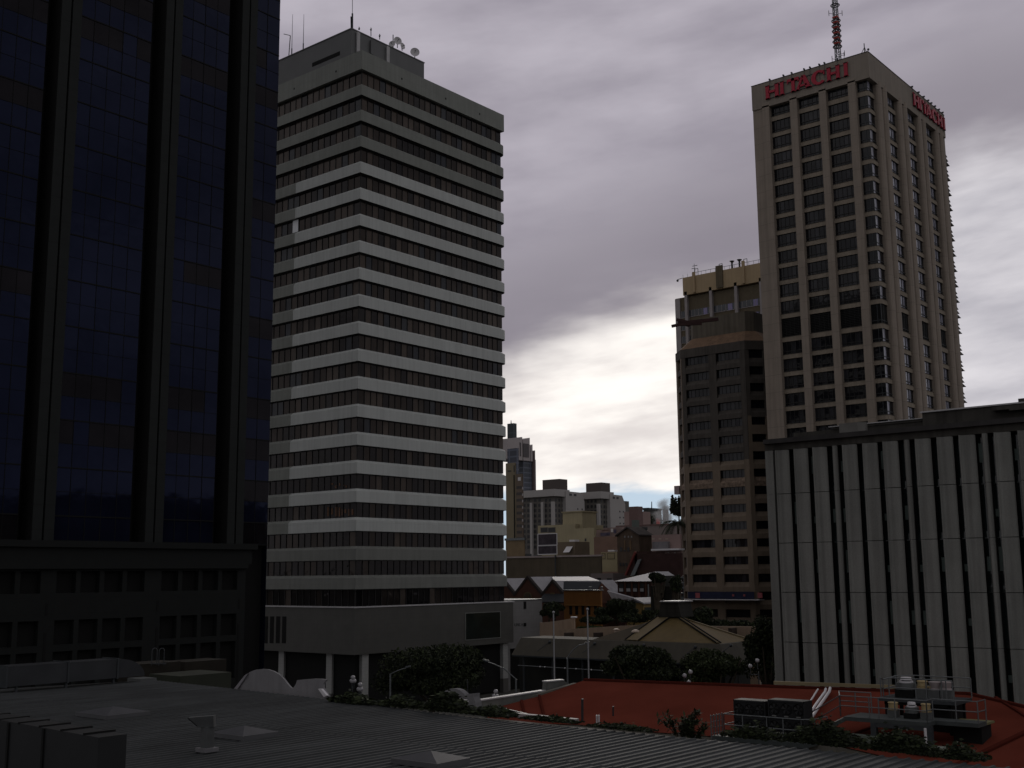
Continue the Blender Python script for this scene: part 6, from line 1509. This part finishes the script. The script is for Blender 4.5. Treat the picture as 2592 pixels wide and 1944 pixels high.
# ------------------------------------------------------------------ grey corrugated roof in the foreground
ZR = 12.0
EC = onZ(ZR, 380, 1720)
def edgeX(y):
    P = [(9.59-25, 31.6), (9.59, 32.08), (18.64, 31.98), (27.25, 31.87), (37.46, 33.29), (52.07, 34.41)]
    for (a, xa), (b, xb) in zip(P[:-1], P[1:]):
        if y <= b: return xa+(xb-xa)*(y-a)/(b-a)
    return P[-1][1]
def fg_roof():
    t = thing('corrugated_roof_building', 'near building with a wide grey ribbed metal roof filling the foreground', 'building', (20, 25, 0))
    y0, y1 = -14.0, 52.0; pitch = .37; n = int((y1-y0)/pitch); mb = MB()
    prof = [(0, 0), (.22, 0), (.25, .045), (.31, .045), (.34, 0)]
    XS = [-6, 6, 15.9, 16, 25.9, 26, None]
    cols = []
    for i in range(n):
        for dy, dz in prof: cols.append((y0+i*pitch+dy, dz))
    rows = []
    for k, x in enumerate(XS):
        lift = .02 if k in (2, 4) else 0
        rows.append([(x if x is not None else edgeX(y), y, ZR+dz+(0.012*(6-k))-.04+lift*.5) for y, dz in cols])
    base = 0; P = [p for r in rows for p in r]; m = len(cols)
    # left boundary slopes towards the corner
    def clip(p):
        lim = 52.07+(34.41-p[0])*.262
        return p
    F = [(k*m+i, (k+1)*m+i, (k+1)*m+i+1, k*m+i+1) for k in range(len(XS)-1) for i in range(m-1)]
    mb.idx(P, F); 
    M_tin = mat('grey ribbed roof sheet', (.050, .053, .055), .75, .22, .25, streak=0, grain=.08, metal=.0, spec=.18)
    nt = M_tin.node_tree; b_ = nt.nodes['Principled BSDF']
    # broad lichen and dust stains running along the sheets
    tc_ = nt.nodes.new('ShaderNodeTexCoord'); mp = nt.nodes.new('ShaderNodeMapping'); mp.inputs['Scale'].default_value = (.12, 1.4, 1); nt.links.new(tc_.outputs['Object'], mp.inputs[0])
    nz = nt.nodes.new('ShaderNodeTexNoise'); nz.inputs['Scale'].default_value = 1.6; nz.inputs['Detail'].default_value = 8; nz.inputs['Roughness'].default_value = .7; nt.links.new(mp.outputs[0], nz.inputs['Vector'])
    mr = nt.nodes.new('ShaderNodeMapRange'); mr.inputs[1].default_value = .35; mr.inputs[2].default_value = .65; mr.inputs[3].default_value = .68; mr.inputs[4].default_value = 1.15; nt.links.new(nz.outputs[0], mr.inputs[0])
    src = b_.inputs['Base Color'].links[0].from_socket; sc_ = nt.nodes.new('ShaderNodeVectorMath'); sc_.operation = 'SCALE'; nt.links.new(src, sc_.inputs[0]); nt.links.new(mr.outputs[0], sc_.inputs['Scale']); nt.links.new(sc_.outputs[0], b_.inputs['Base Color'])
    mb.build('ribbed_sheet', M_tin, t)
    # extra wedge to the left of the corner
    mb = MB(); cc = onZ(ZR, 0, 1743); 
    mb.prism([(34.41, 52.0, ZR-.02), (-6, 52.0, ZR-.02), (-6, 62, ZR-.02), (cc.x, cc.y, ZR-.02), (34.41, 52.1, ZR-.02)][::-1], (0, 0, -.1)); mb.build('flat_wedge', M_tin, t)
    mb = MB(); mb.prism([(31.4, -14, 0), (33.6, 52, 0), (33.6, 52, ZR-.1), (31.4, -14, ZR-.1)], (-.3, 0, 0)); mb.build('wall', mat('hidden wall', (.15, .14, .13), .9), t)
    mb = MB(); mb.prism([(31.9, -14, ZR-.25), (32.1, 9.6, ZR-.25), (31.95, 27.2, ZR-.25), (33.45, 37.5, ZR-.25), (34.5, 52, ZR-.25), (34.2, 52, ZR-.25), (33.1, 37.5, ZR-.25), (31.7, 27.2, ZR-.25), (31.8, 9.6, ZR-.25), (31.6, -14, ZR-.25)], (0, 0, .16)); mb.build('gutter', M_dsteel, t)
fg_roof()
def skylight(x, y, w, d, rot, label):
    c = onZ(ZR+.1, x, y); t = thing('skylight', label, 'skylight', (c.x, c.y, ZR), 'low pyramid skylights on the ribbed roof')
    def Q(u, v, z): return (c.x+u*math.cos(rot)-v*math.sin(rot), c.y+u*math.sin(rot)+v*math.cos(rot), ZR+z)
    mb = MB(); mb.prism([Q(-w, -d, .03), Q(w, -d, .03), Q(w, d, .03), Q(-w, d, .03)], (0, 0, .14)); mb.build('kerb', mat('dull kerb', (.085, .085, .09), .6, .12), t)
    mb = MB(); B = [Q(-w*.96, -d*.96, .172), Q(w*.96, -d*.96, .172), Q(w*.96, d*.96, .172), Q(-w*.96, d*.96, .172), Q(0, 0, .36)]
    mb.idx(B, [(0, 1, 4), (1, 2, 4), (2, 3, 4), (3, 0, 4)]); mb.build('dome', mat('milky skylight', (.07, .07, .077), .6, .1, 2, spec=.1), t)
skylight(286, 1806, .9, 1.05, 0, 'low pyramid skylight farthest left and farthest away on the ribbed roof')
skylight(618, 1858, .7, .85, 0, 'low pyramid skylight right of the bent vent pipe')
skylight(1090, 1925, .65, .85, 0, 'low pyramid skylight nearest the bottom edge of the picture')
mb = MB(); c = onZ(ZR+.1, 480, 1722)
# bent vent
def vent():
    b = onZ(ZR+.02, 524, 1905); D_ = (b-EYE).dot(FW); t = thing('vent_pipe', 'square grey vent pipe with a slanted open head on the ribbed roof', 'vent', (b.x, b.y, ZR))
    s_ = 12/FPX*D_; zt = onD(D_, 524, 1840).z
    mb = MB(); mb.box(b.x-s_, b.x+s_, b.y-s_, b.y+s_, ZR, zt); mb.build('shaft', mat('dull zinc', (.075, .078, .08), .5, .15, 3), t)
    mb = MB(); mb.box(b.x-s_*1.7, b.x+s_*1.7, b.y-s_*1.7, b.y+s_*1.7, ZR+.05, ZR+.16); mb.build('flashing', mat('pale flashing', (.15, .145, .155), .6, .1, 3), t)
    o = onD(D_, 512, 1841); e0, e1 = onD(D_, 504, 1841), onD(D_, 476, 1817); f = onD(D_, 540, 1812); g_ = onD(D_, 541, 1841)
    n_ = Vector((FW.x, FW.y, 0)).normalized()*s_*2
    mb = MB(); mb.prism([e0, g_, f, e1], n_); mb.build('head', MATS['dull zinc'], t)
    m_ = n_*.5-n_*.62; mb = MB(); a_, b2 = e0+(e1-e0)*.08, e1-(e1-e0)*.06; up_ = Vector((0, 0, 0))
    q = (b2-a_); mb.prism([a_-RT*.02, b2-RT*.02, b2-RT*.025+n_*.9, a_-RT*.025+n_*.9], RT*-.02); mb.build('mouth', M_black, t)
vent()
# long curved duct on the left
def duct():
    X = 31.0; a, b = onX(X, 14, 1690), onX(X, 300, 1668)
    P0, P1 = onY(54.5, 16, 1745), onY(54.5, 305, 1725)
    Y = 51.3
    z0 = onY(Y, 16, 1744).z; z1 = onY(Y, 16, 1688).z; x0 = onY(Y, 16, 1720).x; x1 = onY(Y, 300, 1700).x
    t = thing('air_duct', 'long dull grey box duct with a rounded end, lying along the far left roof edge', 'air duct', (x0, Y, ZR))
    z0 = max(z0, ZR+.28); h = z1-z0
    mb = MB(); P = [(x0, Y, z0), (x1, Y, z0)]+[(x1+1.45*math.sin(PI/2*i/8), Y, z0+h*math.cos(PI/2*i/8)) for i in range(8, -1, -1)]+[(x0, Y, z1)]
    mb.prism(P, (0, 1.3, 0)); mb.build('casing', mat('duct zinc', (.036, .038, .042), .5, .2, .7, metal=.2), t)
    for f in (.0, .53, .99):
        x = x0+(x1-x0)*f; mb = MB(); mb.box(x-.04, x+.04, Y-.05, Y+1.35, z0-.04, z1+.05); mb.build('flange', M_dsteel, t)
    for f in (.1, .53, .97): mb = MB(); x = x0+(x1-x0)*f; mb.box(x-.05, x+.05, Y+.1, Y+.2, ZR, z0); mb.build('support_leg', M_dsteel, t)
duct()
# panelled duct box in the near left corner
def nearbox():
    t = thing('roof_plant_box', 'black panelled metal box with raised seams in the near left corner', 'air duct', (13, 20.5, ZR))
    X = 13.0; pr = onX(X, 321, 1858); Yr = pr.y; z = onX(X, 321, 1858).z
    zt0 = z; zl = onX(X, 0, 1806).z; Yl = onX(X, 0, 1806).y
    mcas = mat('black box sheet', (.014, .0148, .016), .55, .15, 1.2)
    mb = MB(); mb.prism([(X, Yr, 11.9), (X, Yl+1.5, 11.9), (X, Yl+1.5, zl+.05), (X, Yr, z)], (-.6, 0, 0)); mb.build('casing', mcas, t)
    for x_ in (30, 92, 182):
        p = onX(X-.0, x_, 1850); f = (p.y-Yr)/(Yl-Yr); zz = z+(zl-z)*f
        mb = MB(); mb.box(X-.63, X-.6, p.y-.035, p.y+.035, 11.9, zz); mb.build('seam', M_black, t)
    for i in range(6):
        y = Yr+(Yl-Yr)*(i+.6)/6; zz = z+(zl-z)*(y-Yr)/(Yl-Yr); mb = MB(); mb.beam((X+.06, y, zz+.02), (X-.62, y, zz+.02), .03, .04); mb.build('standing_seam', M_black, t)
    mb = MB(); mb.box(X-.625, X-.6, Yr+.6, Yl-.1, ZR+.05, ZR+.12); mb.build('base_rail', M_black, t)
nearbox()
# curved white gable parapet along the far edge
pts_a = [(587, 1752)]+[(587+(660-587)*(1-math.cos(PI/2*i/10))/1.0*1.0, 1752-58*math.sin(PI/2*i/10)**.8) for i in range(1, 11)]
XP = 34.7
pts_a = [(587, 1754), (596, 1741), (607, 1724), (620, 1710), (634, 1700), (648, 1695), (662, 1693.5), (678, 1694.5), (692, 1699), (706, 1707), (718, 1719), (728, 1732), (735, 1740), (739.5, 1742.5), (744, 1739), (749, 1731), (752, 1721.5), (772, 1719.5), (795, 1718), (812, 1718.5), (827, 1720.5), (822, 1725), (818.5, 1732), (818.5, 1742), (825, 1752), (832, 1763), (826, 1767), (790, 1771), (700, 1762)]
P = [onX(XP, x, y) for x, y in pts_a]
mb = MB(); mb.prism(P, (.10, 0, 0))
t = thing('curved_parapet', 'large curved white parapet with a dip and flared end, edging the ribbed roof', 'parapet', P[0], 'curved white parapets')
mb.build('gable', M_pwhite, t)
mb = MB(); a_, b_ = onX(XP-.1, 812, 1744), onX(XP-.1, 832, 1762); mb.prism([onX(XP-.05, 810, 1743), onX(XP-.05, 818, 1743), onX(XP-.05, 832, 1760), onX(XP-.05, 825, 1764)], (-.12, 0, 0)); mb.build('bright_strip', M_paintw, t)
mb = MB(); mb.prism([onX(XP-.03, 600, 1749), onX(XP-.03, 590, 1749), onX(XP-.03, 622, 1709), onX(XP-.03, 630, 1704)], (-.06, 0, 0)); mb.build('return_edge', mat('lit render edge', (.25, .24, .26), .8, .1), t)  # light on the left return, painted as a paler strip
# planter boxes and hoops behind the duct
Yk = 58.0
def boxpx(name, label, cat, Y, x0, x1, yt, yb, m, dep=1.4, group=None):
    a, b = onY(Y, x0, yt), onY(Y, x1, yb); mb = MB(); mb.box(a.x, b.x, Y, Y+dep, 0 if b.z < 9 else b.z-1.0, a.z); return solo(name, mb, m, label, cat, group)
boxpx('planter_box', 'olive grey box beside the left end of the curved white parapet', 'box', 56.0, 457, 584, 1712, 1760, mat('olive box', (.030, .034, .024), .8, .15), 3)
boxpx('timber_screen', 'brown timber box screen behind the rounded duct end', 'screen', 60.0, 348, 455, 1682, 1728, mat('umber timber', (.018, .015, .011), .85, .25, 1), 2)
boxpx('timber_screen', 'darker brown box screen behind the olive grey box', 'screen', 63.0, 468, 572, 1676, 1712, mat('umber timber', (.018, .015, .011)), 2)
mb = MB()
for x_ in (390, 408):
    c = onY(59.8, x_, 1684); P = [c+Vector((0, 0, 0))]+[c+Vector((-.16+.16*math.cos(PI*i/8)*-1+.0, 0, .65+.16*math.sin(PI*i/8))) for i in range(9)]+[c+Vector((-.0, 0, 0))]
    w = .17; P = [c+Vector((-w, 0, 0)), c+Vector((-w, 0, .8))]+[c+Vector((-w*math.cos(PI*i/8), 0, .8+w*math.sin(PI*i/8))) for i in range(9)]+[c+Vector((w, 0, 0))]
    mb.path(P, .025, 6)
mb.tube(onY(59.8, 380, 1680), onY(59.8, 420, 1680), .03, 5)
solo('ladder_hoop', mb, M_dsteel, 'pair of rounded steel ladder hoops above the brown timber screen', 'ladder')
boxpx('roof_kerb', 'pale low kerb block between duct end and roof corner', 'kerb', 53.5, 356, 396, 1719, 1731, M_grm, 1.2)
# gutter weeds: one plant per clump, along the far edge of the ribbed roof
def weeds(x, y, wpx, hpx, n, seed, label, size=.09, dx=0, mats=None, group='weeds along the gutter'):
    c = onZ(ZR+.05, x, y); D_ = (c-EYE).dot(FW); k = D_/FPX; rnd = random.Random(seed); mb = MB()
    c = c+Vector((.25, 0, 0))
    along = Vector((.04, 1, 0)).normalized()
    for i in range(n):
        u = rnd.gauss(0, .42); u = max(-1, min(1, u)); h = abs(rnd.gauss(0, .5))*(1-abs(u)*.6)
        p = c+along*(u*wpx*k*.62)+Vector((rnd.uniform(-.25, .35), 0, h*hpx*k)); s = size*rnd.uniform(.5, 1.4)
        n_ = Vector((rnd.gauss(0, 1), rnd.gauss(0, 1), rnd.gauss(.6, .8))).normalized(); q = n_.to_track_quat('Z', 'Y')
        mb.face([p+q @ Vector(v)*s for v in ((-1, 0, 0), (-.2, -.45, 0), (1, 0, .1), (-.1, .45, 0))], rnd.choice((0, 0, 1, 2)))
    solo('gutter_weed', mb, mats or [M_leafA, M_leafB, M_leafC], label, 'weed', group, loc=(c.x, c.y, ZR))
weeds(880, 1778, 130, 16, 2200, 51, 'low green weeds beside the flared end of the large white parapet', .12)
weeds(1000, 1788, 120, 18, 2000, 52, 'gutter weeds below the big dark street tree', .12)
weeds(1120, 1800, 130, 34, 3200, 53, 'tall dark gutter weeds in front of the small curved parapet', .12)
weeds(1230, 1812, 120, 18, 2200, 54, 'gutter weeds at the left tip of the red roof', .10)
weeds(1380, 1826, 150, 9, 1500, 55, 'thin gutter weeds along the pale gutter', .07)
weeds(1560, 1846, 160, 9, 1500, 56, 'thin gutter weeds left of the leafy sapling', .07)
weeds(1900, 1870, 140, 24, 2200, 57, 'dark weeds below the black condensers', .08)
weeds(2080, 1886, 170, 46, 4200, 58, 'bushy dark creeper below the walkway ramp', .08)
weeds(2270, 1905, 150, 44, 4200, 59, 'dark creeper mass under the exhaust fan platform', .08)
weeds(2420, 1922, 110, 26, 2000, 60, 'dark weeds right of the pale plinth', .08)
def sapling(x, y, label, seed, htpx, wpx):
    c = onZ(ZR, x, y)+Vector((.5, 0, -.3)); D_ = (c-EYE).dot(FW); k = D_/FPX; t = thing('sapling', label, 'sapling', c); rnd = random.Random(seed)
    st = MB(); lf = MB()
    for i in range(14):
        ang = rnd.uniform(-1, 1); L = htpx*k*rnd.uniform(.6, 1.05); top = c+RT*(ang*wpx*k*.75)+Vector((rnd.uniform(-.2, .2), 0, L*(1-.25*abs(ang)))); mid = c.lerp(top, .5)+RT*(-ang*.08)
        P = [c, mid, top]; st.path(P, .012, 5)
        for j in range(44):
            u = rnd.uniform(.25, 1); p = (c.lerp(mid, u*2) if u < .5 else mid.lerp(top, u*2-1)); s = rnd.uniform(.07, .15); d = Vector((rnd.gauss(0, 1), rnd.gauss(0, 1), rnd.gauss(.2, .5))).normalized(); q = d.to_track_quat('X', 'Z')
            lf.face([p, p+q @ Vector((s*.6, -s*.35, 0)), p+q @ Vector((s*1.7, 0, -.02)), p+q @ Vector((s*.6, s*.35, 0))], rnd.choice((0, 1)))
    st.build('stem', M_bark, t); lf.build('foliage', [M_leafA, M_leafB], t)
sapling(1700, 1858, 'leafy sapling sprouting past the roof edge in front of the red roof', 70, 92, 85)
sapling(1735, 1861, 'smaller leaning sapling right beside the leafy one', 71, 74, 66)

# ------------------------------------------------------------------ steam on the ridge
def steam():
    m = bpy.data.materials.new('steam'); m.use_nodes = True; nt = m.node_tree; nt.nodes.remove(nt.nodes['Principled BSDF'])
    v = nt.nodes.new('ShaderNodeVolumePrincipled'); v.inputs['Color'].default_value = (.9, .9, .9, 1)
    tc_ = nt.nodes.new('ShaderNodeTexCoord'); nz = nt.nodes.new('ShaderNodeTexNoise'); nz.inputs['Scale'].default_value = 4.0; nz.inputs['Detail'].default_value = 4
    nt.links.new(tc_.outputs['Generated'], nz.inputs['Vector'])
    gr = nt.nodes.new('ShaderNodeTexGradient'); gr.gradient_type = 'SPHERICAL'; mp = nt.nodes.new('ShaderNodeMapping'); mp.inputs['Location'].default_value = (-1, -1, -1); mp.inputs['Scale'].default_value = (2, 2, 2)
    nt.links.new(tc_.outputs['Generated'], mp.inputs[0]); nt.links.new(mp.outputs[0], gr.inputs[0])
    mr = nt.nodes.new('ShaderNodeMapRange'); mr.inputs[1].default_value = .48; mr.inputs[2].default_value = .75; nt.links.new(nz.outputs[0], mr.inputs[0])
    mu = nt.nodes.new('ShaderNodeMath'); mu.operation = 'MULTIPLY'; nt.links.new(mr.outputs[0], mu.inputs[0]); nt.links.new(gr.outputs[1], mu.inputs[1])
    m2 = nt.nodes.new('ShaderNodeMath'); m2.operation = 'MULTIPLY'; m2.inputs[1].default_value = 1.6; nt.links.new(mu.outputs[0], m2.inputs[0]); nt.links.new(m2.outputs[0], v.inputs['Density'])
    nt.links.new(v.outputs[0], nt.nodes['Material Output'].inputs['Volume'])
    mb = MB(); mb.ball(onD(545, 1694, 1304), 9.0, 20, 14); tag(mb.build('steam', m), kind='stuff')
steam()
